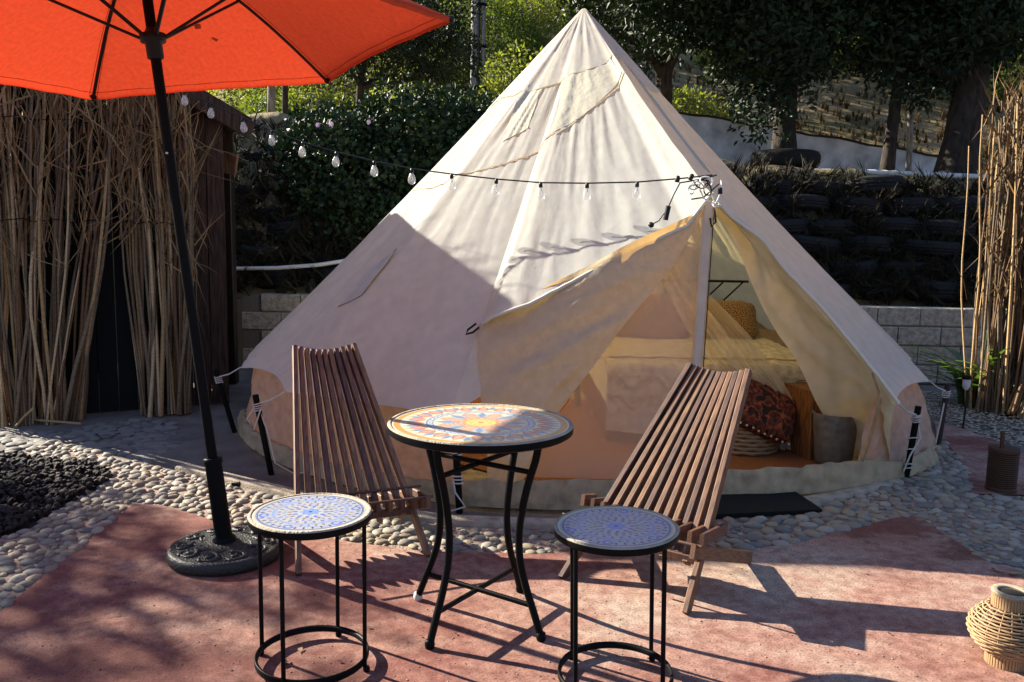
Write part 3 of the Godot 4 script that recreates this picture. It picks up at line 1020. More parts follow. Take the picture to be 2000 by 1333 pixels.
func tree(called: String, label: String, cat: String, at: Vector3, top: float, r0: float, lean: Vector3, balls: Array, count: int, mesh: Mesh, lm: Material, bm: Material, pal: Array, scl: Array, gap := 0.0, group := "") -> Node3D:
	var o := thing(called, label, cat, at, group)
	var path := []
	var rad := []
	for k in 8:
		var t := k / 7.0
		path.append(Vector3(sin(t * 5.0 + at.x) * 0.07 * top * 0.2, -0.3 + (top + 0.3) * t, cos(t * 4.0 + at.x) * 0.05 * top * 0.2) + lean * t * t)
		rad.append(r0 * (1.35 if k == 0 else 1.0) * (1.0 - 0.62 * t))
	var mb := MB.new()
	mb.tube(path, rad, 9)
	part("trunk", mb.commit(), bm, o)
	for b in balls:
		var j := int(clampf(remap(b[0].y - b[1].y * 0.8, 0, top, 0, 7), 2, 6))
		var s: Vector3 = path[j]
		var e: Vector3 = b[0]
		var mid := s.lerp(e, 0.5) + Vector3(rf(-0.1, 0.1), -0.12 * s.distance_to(e), rf(-0.1, 0.1))
		var lb := MB.new()
		lb.tube([s, s.lerp(mid, 0.5) + Vector3(0, 0.03, 0), mid, mid.lerp(e, 0.55), e], [rad[j] * 0.62, rad[j] * 0.5, rad[j] * 0.38, rad[j] * 0.26, rad[j] * 0.12], 6)
		for q in 4:
			var tip: Vector3 = e + Vector3(rf(-1, 1), rf(-0.7, 1), rf(-1, 1)) * b[1] * 0.85
			lb.tube([mid, mid.lerp(tip, 0.5) + Vector3(rf(-0.1, 0.1), rf(-0.1, 0.1), 0), tip], [rad[j] * 0.24, rad[j] * 0.16, rad[j] * 0.05], 5)
		part("limb", lb.commit(), bm, o)
	crown(o, balls, count, mesh, lm, pal, scl, gap)
	return o


func trees() -> void:
	var big := sprig(71, 22, 0.20, 0.11, 0.05)
	var small := sprig(72, 20, 0.15, 0.075, 0.035)
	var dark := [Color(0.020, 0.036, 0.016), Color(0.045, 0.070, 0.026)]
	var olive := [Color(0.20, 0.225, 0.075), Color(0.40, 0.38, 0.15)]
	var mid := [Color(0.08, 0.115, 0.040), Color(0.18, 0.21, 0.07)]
	# the dark trees at the lane
	var g := "dark trees along the lane"
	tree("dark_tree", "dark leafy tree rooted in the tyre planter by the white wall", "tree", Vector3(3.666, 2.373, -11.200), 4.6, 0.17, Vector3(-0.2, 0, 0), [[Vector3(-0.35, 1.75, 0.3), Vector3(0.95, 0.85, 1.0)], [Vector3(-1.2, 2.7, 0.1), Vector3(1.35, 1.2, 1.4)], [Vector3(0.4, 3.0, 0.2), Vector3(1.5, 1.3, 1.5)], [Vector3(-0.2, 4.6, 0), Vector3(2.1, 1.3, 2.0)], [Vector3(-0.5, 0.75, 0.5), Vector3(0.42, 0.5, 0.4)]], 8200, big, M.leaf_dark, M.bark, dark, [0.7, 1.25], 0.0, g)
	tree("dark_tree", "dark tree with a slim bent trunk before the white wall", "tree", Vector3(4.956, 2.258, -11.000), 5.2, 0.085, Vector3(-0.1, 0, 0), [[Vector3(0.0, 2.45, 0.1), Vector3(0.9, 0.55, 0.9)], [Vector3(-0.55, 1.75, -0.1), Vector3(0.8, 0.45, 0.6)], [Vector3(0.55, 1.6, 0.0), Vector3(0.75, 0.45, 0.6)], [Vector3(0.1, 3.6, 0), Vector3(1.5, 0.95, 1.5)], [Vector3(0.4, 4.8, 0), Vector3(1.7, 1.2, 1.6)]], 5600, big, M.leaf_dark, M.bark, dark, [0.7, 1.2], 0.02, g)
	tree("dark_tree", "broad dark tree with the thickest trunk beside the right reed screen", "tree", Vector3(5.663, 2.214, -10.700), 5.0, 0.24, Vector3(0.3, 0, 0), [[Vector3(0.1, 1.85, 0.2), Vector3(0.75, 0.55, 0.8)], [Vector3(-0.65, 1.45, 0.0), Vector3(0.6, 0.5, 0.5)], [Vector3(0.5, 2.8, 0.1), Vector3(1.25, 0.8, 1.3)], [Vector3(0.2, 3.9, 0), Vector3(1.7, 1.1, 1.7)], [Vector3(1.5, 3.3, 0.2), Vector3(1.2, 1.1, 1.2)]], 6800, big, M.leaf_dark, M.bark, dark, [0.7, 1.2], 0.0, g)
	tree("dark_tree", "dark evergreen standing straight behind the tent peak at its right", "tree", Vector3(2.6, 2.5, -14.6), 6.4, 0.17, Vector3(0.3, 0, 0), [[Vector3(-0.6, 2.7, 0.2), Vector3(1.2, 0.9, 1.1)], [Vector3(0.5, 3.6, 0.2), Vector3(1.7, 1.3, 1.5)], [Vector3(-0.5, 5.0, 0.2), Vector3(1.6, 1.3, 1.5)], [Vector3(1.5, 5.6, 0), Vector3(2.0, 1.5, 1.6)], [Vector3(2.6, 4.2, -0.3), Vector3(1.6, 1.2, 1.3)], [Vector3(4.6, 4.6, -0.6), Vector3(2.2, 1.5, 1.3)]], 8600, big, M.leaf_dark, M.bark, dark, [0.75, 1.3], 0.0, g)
	# dark spreading tree above the ivy
	tree("spreading_tree", "dark spreading tree with branching trunk above the ivy mound", "tree", Vector3(-2.433, 3.410, -13.200), 1.5, 0.075, Vector3(0.1, 0, 0), [[Vector3(-0.3, 0.85, 0.1), Vector3(0.6, 0.5, 0.6)], [Vector3(0.55, 0.75, 0.0), Vector3(0.95, 0.5, 0.7)], [Vector3(1.25, 0.7, 0.1), Vector3(0.7, 0.45, 0.6)], [Vector3(0.4, 1.4, -0.1), Vector3(1.3, 0.55, 0.8)]], 1900, small, M.leaf_dark, M.bark, [Color(0.022, 0.036, 0.015), Color(0.055, 0.075, 0.028)], [0.7, 1.2], 0.08)
	# sunlit hillside shrubs, each its own
	var spots := [[-5.6, -17.0, 1.5, 0], [-4.2, -15.2, 0.9, 1], [-3.3, -18.5, 1.6, 0], [-2.2, -16.4, 1.0, 0], [-0.9, -19.5, 1.7, 1], [-1.4, -15.4, 0.75, 0], [0.1, -17.2, 1.2, 0], [0.7, -21.0, 1.9, 0], [1.2, -15.3, 0.8, 1], [-6.0, -21.0, 2.0, 1], [-3.6, -23.0, 2.2, 0], [-0.2, -25.0, 2.3, 0], [2.4, -24.0, 2.2, 1], [-7.6, -16.0, 1.3, 0], [3.4, -16.4, 0.8, 0], [7.4, -18.6, 1.0, 0], [5.4, -19.6, 1.6, 1], [8.4, -20.4, 1.9, 0], [9.6, -17.0, 1.3, 1], [-5.2, -26.0, 2.6, 0], [5.8, -25.5, 2.5, 0], [9.5, -25.0, 2.4, 1]]
	var where := ["far left on the hill behind the shed", "on the hill behind the spreading tree", "high on the hill above the spreading tree", "on the hill left of the utility pole", "high on the hill behind the utility pole", "at the foot of the hill just above the ivy", "on the hill right of the utility pole", "high on the hill right of the utility pole", "at the foot of the hill close left of the tent peak", "high on the far left hill", "far up the hill over the umbrella corner", "far up the hill over the tent peak", "far up the hill right of the tent peak", "at the left edge of the hill", "behind the white wall near the tent roof", "behind the white wall right of the grey pole", "up the hill between the slim trunk and the planter tree", "up the hill beside the broad trunk", "behind the right reed screen", "farthest up the hill at the left", "farthest up the hill at the middle right", "farthest up the hill at the right"]
	for k in spots.size():
		var s = spots[k]
		var r: float = s[2]
		var p := Vector3(s[0], height(s[0], s[1]) - 0.1, s[1])
		var o := thing("hill_shrub", ["yellow-green sunlit shrub ", "darker green shrub "][s[3]] + where[k], "shrub", p, "shrubs on the hillside")
		var mb := MB.new()
		for q in 3:
			var tip := Vector3(rf(-0.4, 0.4), 0.8, rf(-0.4, 0.4)) * r
			mb.tube([Vector3.ZERO, tip * 0.5 + Vector3(0.05, 0, 0), tip], [0.05 * r, 0.035 * r, 0.012 * r], 5)
		part("stem", mb.commit(), M.bark_pale, o)
		crown(o, [[Vector3(0, 0.65, 0) * r, Vector3(0.85, 0.65, 0.85) * r], [Vector3(-0.45, 0.4, 0.3) * r, Vector3(0.5, 0.4, 0.5) * r], [Vector3(0.5, 0.45, 0.1) * r, Vector3(0.5, 0.42, 0.5) * r]], int(330 * r * r), small, M.leaf_sun, olive if s[3] == 0 else mid, [0.9, 1.7], 0.06)
	# a tree beyond the left edge of the yard, whose shade dapples the patio
	tree("shade_tree", "leafy tree left of the yard that dapples the patio with shade", "tree", Vector3(-9.3, 0, -6.7), 4.4, 0.14, Vector3(0.2, 0, 0), [[Vector3(0.2, 3.6, 0.0), Vector3(1.2, 0.9, 1.2)], [Vector3(-0.5, 4.5, -0.5), Vector3(1.2, 0.8, 1.2)], [Vector3(0.4, 2.7, 0.9), Vector3(0.8, 0.7, 0.8)], [Vector3(0.9, 2.2, 1.9), Vector3(0.9, 0.7, 0.9)]], 600, big, M.leaf_dark, M.bark, mid, [0.8, 1.5], 0.18)


func ivy() -> void:
	var lf := sprig(74, 16, 0.10, 0.062, 0.05)
	var o := thing("ivy_mound", "dark green climbing bush covering the bank left of the tent", "climbing plant", Vector3(-1.6, 0, -9.0))
	var balls := [[Vector3(-0.35, 2.15, -0.35), Vector3(0.75, 0.62, 0.6)], [Vector3(0.5, 2.35, -0.45), Vector3(0.85, 0.66, 0.6)], [Vector3(1.2, 2.15, -0.4), Vector3(0.7, 0.7, 0.6)], [Vector3(0.1, 1.5, 0.0), Vector3(0.85, 0.85, 0.5)], [Vector3(1.1, 1.45, 0.0), Vector3(0.9, 0.85, 0.5)], [Vector3(-0.6, 1.4, 0.05), Vector3(0.42, 0.6, 0.3)], [Vector3(0.7, 0.95, 0.25), Vector3(1.0, 0.5, 0.3)]]
	var mb := MB.new()
	for q in 9:
		var s := Vector3(rf(-0.5, 1.4), 0.7, 0.35)
		mb.tube([s, s + Vector3(rf(-0.2, 0.2), 0.6, -0.1), s + Vector3(rf(-0.4, 0.4), 1.3, -0.5)], [0.02, 0.016, 0.008], 5)
	part("stem", mb.commit(), M.bark, o)
	crown(o, balls, 5200, lf, M.leaf_dark, [Color(0.022, 0.045, 0.016), Color(0.055, 0.088, 0.030)], [0.7, 1.35], 0.03, "leaf_mass")
	for q in [[625, 247], [650, 245], [722, 240]]:
		var fb := MB.new()
		for k in 5:
			var a := TAU * k / 5
			var d := Vector3(cos(a), sin(a), 0.3)
			fb.tri(Vector3.ZERO, d.rotated(Vector3.BACK, 0.5) * 0.026, d.rotated(Vector3.BACK, -0.5) * 0.026)
		part("flower", fb.commit(), M.flower, o, Transform3D(Basis(Vector3.UP, rf(-0.6, 0.6)), Vector3((q[0] - 1000) / 1600.0 * 8.6 + 1.6, 1.3 + (458 - q[1]) / 1600.0 * 8.6, 0.45)))


# ---------------------------------------------------------------- reed screens
func reed_mesh(sd: int) -> ArrayMesh:
	var r := RandomNumberGenerator.new()
	r.seed = sd
	var mb := MB.new()
	var path := []
	var rad := []
	var bend := Vector2(r.randf_range(-0.02, 0.02), r.randf_range(-0.02, 0.02))
	for k in 8:
		var t := k / 7.0
		path.append(Vector3(bend.x * sin(t * PI) + 0.006 * sin(t * 9.0 + sd), t, bend.y * sin(t * PI)))
		rad.append((0.0046 - 0.002 * t) * (1.0 if k % 2 else 1.12))
	mb.tube(path, rad, 4, true)
	return mb.commit()


func reeds() -> void:
	var meshes := []
	for k in 6:
		meshes.append(reed_mesh(k * 3 + 1))
	var mats := [M.reed, M.reed_grey, M.reed_brown, M.reed_grey, M.reed_pale]
	var husk := MB.new()
	husk.quad(Vector3(-0.5, 0, 0), Vector3(0.5, 0, 0), Vector3(0.45, 0.5, 0.25), Vector3(-0.45, 0.5, 0.25))
	husk.tri(Vector3(-0.45, 0.5, 0.25), Vector3(0.45, 0.5, 0.25), Vector3(0.1, 1.0, 0.9))
	var hm := husk.commit()
	var u := Vector3(0.885, 0, -0.466)
	var n := Vector3(0.466, 0, 0.885)
	# left screen: two leaning stacks
	var specs := [["reed_stack", "wide stack of dry reeds leaning on the shed at the far left", -3.52, -3.05, -3.62, -2.74, 74, 2.35, 2.7], ["reed_stack", "narrow stack of dry reeds leaning beside the shed's corner post", -2.725, -2.435, -2.82, -2.38, 52, 2.3, 2.6]]
	for si in specs.size():
		var sp = specs[si]
		var root := thing(sp[0], sp[1], "reed stack", Vector3.ZERO, "reed screens round the yard")
		for k in sp[6]:
			var t := rng.randf()
			var xb := lerpf(sp[2], sp[3], t)
			var xt := lerpf(sp[4], sp[5], clampf(t + rf(-0.22, 0.22), 0, 1))
			var depth := rf(0.0, 0.16)
			if si == 0 and t > 0.75 and rng.randf() < 0.4:
				continue
			var b := Vector3(xb, -0.01, -5.53 - 0.527 * (xb + 3.44)) + n * depth
			var h := minf(rf(sp[7], sp[8]), 2.58 - absf(xt + 2.88) * 0.59)
			var e := Vector3(xt, h, -5.55 - 0.527 * (xt + 3.44)) + n * (depth * 0.5 - 0.02)
			if rng.randf() < 0.22:
				e = b.lerp(e, rf(0.55, 0.85)) + u * rf(-0.06, 0.06)
			var d := e - b
			var s := rf(2.0, 3.7) * (1.0 if k % 4 else 0.6)
			var up := d.normalized()
			var sx := up.cross(Vector3.BACK.rotated(Vector3.UP, rf(0, TAU))).normalized()
			part("reed", meshes[rng.randi() % 6], mats[rng.randi() % 5], root, Transform3D(Basis(sx * s, d, sx.cross(up) * s), b))
		for hgt in [1.38, 2.05]:
			var wire := MB.new()
			var wp := []
			for k in 12:
				var t := k / 11.0
				var x: float = lerpf(sp[2], sp[3], t) + (hgt / 2.5) * (lerpf(sp[4], sp[5], t) - lerpf(sp[2], sp[3], t))
				wp.append(Vector3(x, hgt + 0.012 * sin(k * 2.1), -5.53 - 0.527 * (x + 3.44)) + n * (0.15 - 0.04 * hgt + 0.008 * sin(k * 1.7)))
			wire.tube(wp, 0.0035, 4)
			part("tie_wire", wire.commit(), M.black_metal, root)
		var xf := []
		var cols := []
		for k in (640 if si == 0 else 440):
			var x := rf(sp[4] + 0.03, sp[5] + 0.02)
			var y: float = minf(2.62, 2.42 - absf(x + 2.88) * 0.59) - 1.15 * pow(rng.randf(), 1.5)
			var p := Vector3(x, y, -5.55 - 0.527 * (x + 3.44)) + n * rf(0.0, 0.15)
			var b := Basis(Vector3.UP, rf(0, TAU)) * Basis(Vector3.BACK, rf(-0.5, 0.5) if k % 6 else rf(-1.4, 1.4)) * Basis(Vector3.RIGHT, rf(-0.3, 0.3) + (PI if k % 3 == 0 else 0.0))
			var l := rf(0.16, 0.55)
			xf.append(Transform3D(b * Basis.from_scale(Vector3(rf(0.004, 0.012), l, l * 0.4)), p))
		for k in 43:
			cols.append(Color(1, 0.97, 0.92) * rf(0.35, 1.05))
		multi("dry_leaves", hm, M.straw, xf, cols, root, "stuff")
	# a few canes lying at the foot, and stray long leaves at the right end
	for q in [[Vector3(-3.555, 0.000, -5.587), Vector3(-2.903, 0.010, -5.419), "long thin reed lying on the ground before the left reed stack"], [Vector3(-3.290, 0.000, -5.326), Vector3(-3.199, 0.120, -5.390), "short broken reed propped at the foot of the left reed stack"]]:
		var mb := MB.new()
		mb.tube([q[0] + Vector3(0, 0.012, 0), q[0].lerp(q[1], 0.5) + Vector3(0, 0.016, 0.01), q[1] + Vector3(0, 0.01, 0)], 0.009, 6)
		solo("loose_reed", mb.commit(), M.reed, q[2], "reed")
	var spray := MB.new()
	for q in [[[372, 262], [420, 292], [462, 302], [500, 318]], [[365, 250], [395, 215], [408, 208]], [[362, 255], [392, 232], [420, 224]], [[365, 245], [388, 275], [398, 305]], [[360, 240], [372, 205], [368, 188]], [[362, 320], [380, 300], [420, 290], [455, 304]]]:
		var path := []
		for c in q.size():
			path.append(Vector3((q[c][0] - 1000) / 1600.0 * 5.9 - 0.02, 1.3 + (458 - q[c][1]) / 1600.0 * 5.9, -5.90 + 0.03 * c))
		spray.tube(path, 0.005, 4, true, 0.3)
	solo("stray_leaves", spray.commit(), M.straw, "long dry leaves curling off the narrow reed stack toward the shed", "dry leaves")
	# right screen: upright reeds with a leaning bundle before them
	var root := thing("reed_stack", "upright dry reed screen at the right edge of the yard", "reed stack", Vector3.ZERO, "reed screens round the yard")
	for k in 215:
		var t := rng.randf()
		var b := Vector3(lerpf(3.80, 4.45, t), 0.0, lerpf(-6.55, -6.2, t)) + Vector3(rf(-0.1, 0.1), 0, rf(-0.1, 0.1))
		var e := b + Vector3(rf(-0.14, 0.16), rf(2.15, 2.5) - 0.15 * absf(t - 0.3), rf(-0.1, 0.1))
		var d := e - b
		var s := rf(1.3, 2.6)
		var up := d.normalized()
		var sx := up.cross(Vector3.BACK.rotated(Vector3.UP, rf(0, TAU))).normalized()
		part("reed", meshes[rng.randi() % 6], mats[rng.randi() % 3], root, Transform3D(Basis(sx * s, d, sx.cross(up) * s), b))
	var xf := []
	var cols := []
	for k in 1500:
		var t := rng.randf()
		var p := Vector3(lerpf(3.80, 4.45, t), 2.42 - 1.6 * pow(rng.randf(), 1.3), lerpf(-6.55, -6.2, t)) + Vector3(rf(-0.14, 0.14), 0, rf(-0.14, 0.14))
		var b := Basis(Vector3.UP, rf(0, TAU)) * Basis(Vector3.BACK, rf(-0.6, 0.6)) * Basis(Vector3.RIGHT, rf(-0.3, 0.3) + (PI if k % 3 == 0 else 0.0))
		var l := rf(0.12, 0.42)
		xf.append(Transform3D(b * Basis.from_scale(Vector3(rf(0.005, 0.014), l, l * 0.4)), p))
	for k in 43:
		cols.append(Color(1, 0.9, 0.78) * rf(0.2, 0.8))
	multi("dry_leaves", hm, M.straw, xf, cols, root, "stuff")
	root = thing("reed_bundle", "slanting bundle of sunlit reed canes before the right reed screen", "reed stack", Vector3.ZERO, "reed screens round the yard")
	for k in 80:
		var t := rng.randf()
		var b := Vector3(3.956, 0.000, -6.638).lerp(Vector3(3.967, 0.000, -6.156), t) + Vector3(rf(-0.05, 0.05), rf(0.0, 0.05), rf(-0.12, 0.12))
		var e := b + Vector3(rf(0.28, 0.5), rf(0.9, 1.6), rf(-0.3, 0.0))
		var d := e - b
		var s := rf(1.5, 2.6)
		var up := d.normalized()
		var sx := up.cross(Vector3.BACK.rotated(Vector3.UP, rf(0, TAU))).normalized()
		part("reed", meshes[rng.randi() % 6], mats[rng.randi() % 3], root, Transform3D(Basis(sx * s, d, sx.cross(up) * s), b))
	var mb := MB.new()
	mb.bar(Vector3(5.663, 0.000, -10.164) + Vector3(0, -0.2, 0), Vector3(5.663, 0.000, -10.164) + Vector3(0.03, 1.72, 0), 0.10, 0.09, Vector3.RIGHT, 0.006)
	solo("fence_post", mb.commit(), M.pole_grey, "weathered wooden post left of the right reed screen", "post")


# ---------------------------------------------------------------- tent
var apex := Vector3(0.49, 3.02, -6.33)
var hub := Vector3(0.54, 0, -6.33)


func around(deg: float, r: float, y: float) -> Vector3:
	return Vector3(hub.x + sin(deg_to_rad(deg)) * r, y, hub.z + cos(deg_to_rad(deg)) * r)


func eave(deg: float) -> Vector3:
	# the eaves are pulled out to a corner at every guy rope
	var c := [-170.0, -146.0, -122.0, -98.0, -63.0, -42.0, -18.5, 34.5, 60.0, 86.0, 112.0, 138.0, 164.0, 190.0]
	for k in c.size() - 1:
		if deg >= c[k] and deg <= c[k + 1]:
			var t: float = (deg - c[k]) / (c[k + 1] - c[k])
			var b := 4.0 * t * (1.0 - t)
			var rc := [2.55, 2.55, 2.55, 2.55, 2.55, 2.64, 2.62, 2.575, 2.43, 2.5, 2.55, 2.55, 2.55, 2.55]
			return around(deg, lerpf(rc[k], rc[k + 1], t) - 0.11 * b * (0.3 if k == 5 else 1.0), 0.465 + 0.035 * b * (0.25 if k == 5 else 1.0))
	return around(deg, 2.6, 0.48)


func base_r(deg: float) -> float:
	var a := [-180.0, -62.0, -17.0, 0.0, 12.0, 28.0, 42.0, 60.0, 180.0]
	var r := [2.5, 2.5, 2.50, 2.40, 2.24, 2.34, 2.43, 2.5, 2.5]
	for k in a.size() - 1:
		if deg <= a[k + 1]:
			return lerpf(r[k], r[k + 1], (deg - a[k]) / (a[k + 1] - a[k]))
	return 2.5


func polyline(p: Array, t: float) -> Vector3:
	var total := 0.0
	for k in p.size() - 1:
		total += p[k].distance_to(p[k + 1])
	var want := t * total
	for k in p.size() - 1:
		var l: float = p[k].distance_to(p[k + 1])
		if want <= l or k == p.size() - 2:
			return p[k].lerp(p[k + 1], clampf(want / l, 0, 1))
		want -= l
	return p[-1]


func sheet(a: Array, b: Array, nu: int, nv: int, bulge: float, sd: int, amp: float, fx := 3.0, fy := 1.5) -> ArrayMesh:
	# cloth hung between two edges: folds run from edge to edge
	var n := FastNoiseLite.new()
	n.seed = sd
	n.frequency = 1.0
	n.fractal_octaves = 3
	var rows := []
	for v in nv + 1:
		var t := float(v) / nv
		var row := PackedVector3Array()
		for k in nu + 1:
			var s := float(k) / nu
			var p := polyline(a, s)
			var q := polyline(b, s)
			var along := polyline(a, minf(1, s + 0.02)) - polyline(a, maxf(0, s - 0.02)) + polyline(b, minf(1, s + 0.02)) - polyline(b, maxf(0, s - 0.02))
			var nrm := along.cross(q - p)
			nrm = nrm.normalized() if nrm.length() > 1e-6 else Vector3.UP
			var w := sin(t * PI)
			row.append(p.lerp(q, t) + nrm * (bulge * w + amp * n.get_noise_2d(s * fx * 3.0, t * fy) * sqrt(w)))
		rows.append(row)
	var mb := MB.new()
	mb.grid(rows)
	return mb.commit()


func tent() -> void:
	var o := thing("bell_tent", "large cream canvas bell tent with its door flaps tied open", "tent")
	var n := FastNoiseLite.new()
	n.seed = 12
	n.frequency = 1.0
	n.fractal_octaves = 3
	var lh := apex.lerp(eave(-18.5), 0.84)
	var peak := Vector3(1.007, 1.575, -4.25)
	var hem_l := [lh, Vector3(-0.11, 0.915, -4.15), Vector3(0.043, 0.981, -4.12), Vector3(0.291, 1.106, -4.17), Vector3(0.532, 1.242, -4.2), Vector3(0.886, 1.410, -4.24), peak]
	var corner := Vector3(2.035, 0.483, -4.23)
	var hem_r := [peak, Vector3(1.071, 1.49, -4.25), Vector3(1.287, 1.333, -4.27), Vector3(1.461, 1.14, -4.28), Vector3(1.649, 0.948, -4.28), Vector3(1.921, 0.638, -4.27), corner]
	# roof cloth: a point is found from its column and its distance from the pole axis
	var col := func(deg: float) -> Vector3:
		if deg >= -18.5 and deg <= 13.0:
			return polyline(hem_l, (deg + 18.5) / 31.5)
		if deg > 13.0 and deg <= 34.5:
			return polyline(hem_r, (deg - 13.0) / 21.5)
		return eave(deg)
	var cloth := func(e: Vector3, deg: float, r: float, lift: float) -> Vector3:
		var flat := Vector2(e.x - apex.x, e.z - apex.z).length()
		var q := r / 2.6
		var a := deg_to_rad(deg)
		var p := apex.lerp(e, r / flat) + Vector3(0, -0.045 * sin(q * PI), 0)
		var pleat := 1.0 - absf(n.get_noise_2d(a * 5.2 + 3.0, q * 0.7)) * 2.2
		var fold := n.get_noise_2d(a * 8.0, q * 1.0) * 0.009 * (1.0 - 0.4 * q) + pleat * 0.007 + (0.35 - absf(n.get_noise_2d(a * 17.0 + q * 3.0 + 7.0, q * 1.3))) * 0.008 + (0.3 - absf(n.get_noise_2d(a * 9.0 - q * 9.0, q * 6.0 + a * 5.0))) * 0.003
		fold *= smoothstep(0.0, 0.12, q) * smoothstep(1.02, 0.9, q)
		return p + Vector3(sin(a), 0.95, cos(a)).normalized() * (fold + lift)
	var grow := func(d0: float, d1: float, nc: int, nrow: int, r0: float) -> ArrayMesh:
		var g := []
		for r in nrow + 1:
			var row := PackedVector3Array()
			for k in nc + 1:
				var deg := lerpf(d0, d1, float(k) / nc)
				var dd := deg if deg <= 180.0 else deg - 360.0
				var e: Vector3 = col.call(dd) if not (k == nc and d1 > 300.0) else eave(-18.501)
				if k == 0 and d0 == 34.5:
					e = corner
				var flat := Vector2(e.x - apex.x, e.z - apex.z).length()
				row.append(cloth.call(e, dd, lerpf(r0, flat, float(r) / nrow), 0.0))
			g.append(row)
		var m := MB.new()
		m.grid(g)
		return m.commit()
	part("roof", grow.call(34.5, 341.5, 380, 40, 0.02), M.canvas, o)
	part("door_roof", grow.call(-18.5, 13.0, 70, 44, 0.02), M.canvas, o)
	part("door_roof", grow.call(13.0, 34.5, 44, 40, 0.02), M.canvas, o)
	part("eave_corner", sheet([lh, eave(-18.5)], [lh + Vector3(0.004, 0, 0.004), Vector3(-0.148, 0.541, -3.950)], 8, 8, 0.0, 3, 0.0), M.canvas, o)
	var rows := []
	var mb := MB.new()
	var path := []
	# peak cap with its loose edge
	for r in 14:
		var s := r / 13.0
		var row := PackedVector3Array()
		for k in 181:
			var deg := -180.0 + 2.0 * k
			var a := deg_to_rad(deg)
			var rc := 0.64 - 0.05 * sin(a) + 0.016 * sin(a * 8.0 + 0.6)
			row.append(cloth.call(col.call(deg), deg, lerpf(0.012, rc, s), 0.007))
		rows.append(row)
	mb.grid(rows)
	part("peak_cap", mb.commit(), M.canvas, o)
	# translucent vent windows under the cap
	for q in [[-16.0, 0.60, 9.0, 0.52, 11.8, 0.84, -13.2, 1.13], [-42.0, 0.62, -29.0, 0.62, -26.0, 0.97, -34.0, 1.06], [23.0, 0.55, 31.0, 0.55, 26.0, 1.42, 21.5, 1.5]]:
		rows = []
		for r in 15:
			var row := PackedVector3Array()
			var v := r / 14.0
			for k in 21:
				var t := k / 20.0
				var deg: float = lerpf(lerpf(q[0], q[2], t), lerpf(q[6], q[4], t), v)
				var rr: float = lerpf(lerpf(q[1], q[3], t), lerpf(q[7], q[5], t), v)
				row.append(cloth.call(col.call(deg), deg, rr, 0.0045))
			rows.append(row)
		mb = MB.new()
		mb.grid(rows)
		part("vent_window", mb.commit(), M.vent_mesh, o)
	# stitched seam round the roof below the vents
	for k in 90:
		var deg := -70.0 + 82.5 * k / 89
		var rr := lerpf(1.30, 0.865, pow(clampf((deg + 45.0) / 57.5, 0, 1), 1.3))
		path.append(cloth.call(col.call(deg), deg, rr, 0.004))
	mb = MB.new()
	mb.tube(path, 0.003, 6, true)
	part("seam_piping", mb.commit(), M.canvas, o)
	# hems along the door
	for side in 2:
		path = []
		for k in 36:
			var deg := lerpf(-18.5, 13.0, k / 35.0) if side == 0 else lerpf(13.0, 34.5, k / 35.0)
			var e: Vector3 = col.call(deg)
			path.append(cloth.call(e, deg, Vector2(e.x - apex.x, e.z - apex.z).length(), 0.003))
		mb = MB.new()
		mb.tube(path, 0.010, 6)
		part("door_hem", mb.commit(), M.trim, o)
	# zipped window flap on the shaded side
	rows = []
	for r in 9:
		var row := PackedVector3Array()
		for k in 9:
			var t := k / 8.0
			row.append(cloth.call(eave(lerpf(-48.8, -41.8, t)), lerpf(-48.8, -41.8, t), lerpf(1.80, 2.075, r / 8.0), 0.005 + (0.005 if t > 0.9 and r < 8 else 0.0) + (0.012 if t > 0.8 and r == 0 else 0.0)))
		rows.append(row)
	mb = MB.new()
	mb.grid(rows)
	var wf := part("window_flap", mb.commit(), M.canvas, o)
	mb = MB.new()
	mb.tube([rows[0][7], rows[0][8], rows[2][8], rows[4][8], rows[6][8], rows[8][8], rows[8][4], rows[8][0]], 0.0016, 5)
	part("zip", mb.commit(), M.black_plastic, wf)
	# wall below the eaves
	rows = []
	for r in 9:
		var s := r / 8.0
		var row := PackedVector3Array()
		var deg := 34.5
		while deg <= 341.501:
			var dd := deg if deg <= 180.0 else deg - 360.0
			var ev: Vector3 = corner if deg == 34.5 else eave(dd)
			var top := around(dd, minf(2.47, Vector2(ev.x - hub.x, ev.z - hub.z).length() - 0.07), 0.50)
			var bot := around(dd, base_r(dd) - 0.01, 0.05)
			var p := top.lerp(bot, s)
			var a := deg_to_rad(dd)
			var out := Vector3(sin(a), 0, cos(a))
			row.append(p + out * (0.035 * n.get_noise_2d(a * 12.0, s * 1.5 + 9.0) * s + 0.02 * n.get_noise_2d(a * 40.0, s * 2.0)))
			deg += 1.5349999
		rows.append(row)
	mb = MB.new()
	mb.grid(rows)
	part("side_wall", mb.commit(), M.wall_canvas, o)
	# groundsheet tub turned up along the door sill
	rows = []
	for r in 6:
		var row := PackedVector3Array()
		for k in 301:
			var deg := -75.0 + 130.0 * k / 300
			var a := deg_to_rad(deg)
			var door := clampf(minf((deg + 22.0) / 8.0, (44.0 - deg) / 8.0), 0.0, 1.0)
			var lip := lerpf(0.085, 0.135, door) + 0.010 * n.get_noise_2d(a * 9.0, 3.0)
			var q: Array = [[0.055, 0.0], [0.05, 0.18], [0.042, 0.45], [0.03, 0.75], [0.014, 1.0], [-0.004, 0.985]]
			var rr: float = base_r(deg) + q[r][0] + (0.03 * n.get_noise_2d(a * 14.0, q[r][1] * 1.3 + 5.0) + 0.016 * (0.35 - absf(n.get_noise_2d(a * 34.0 + q[r][1] * 1.6, q[r][1] * 0.8)))) * (0.25 + q[r][1])
			row.append(around(deg, rr, q[r][1] * lip + 0.004))
		rows.append(row)
	mb = MB.new()
	mb.grid(rows)
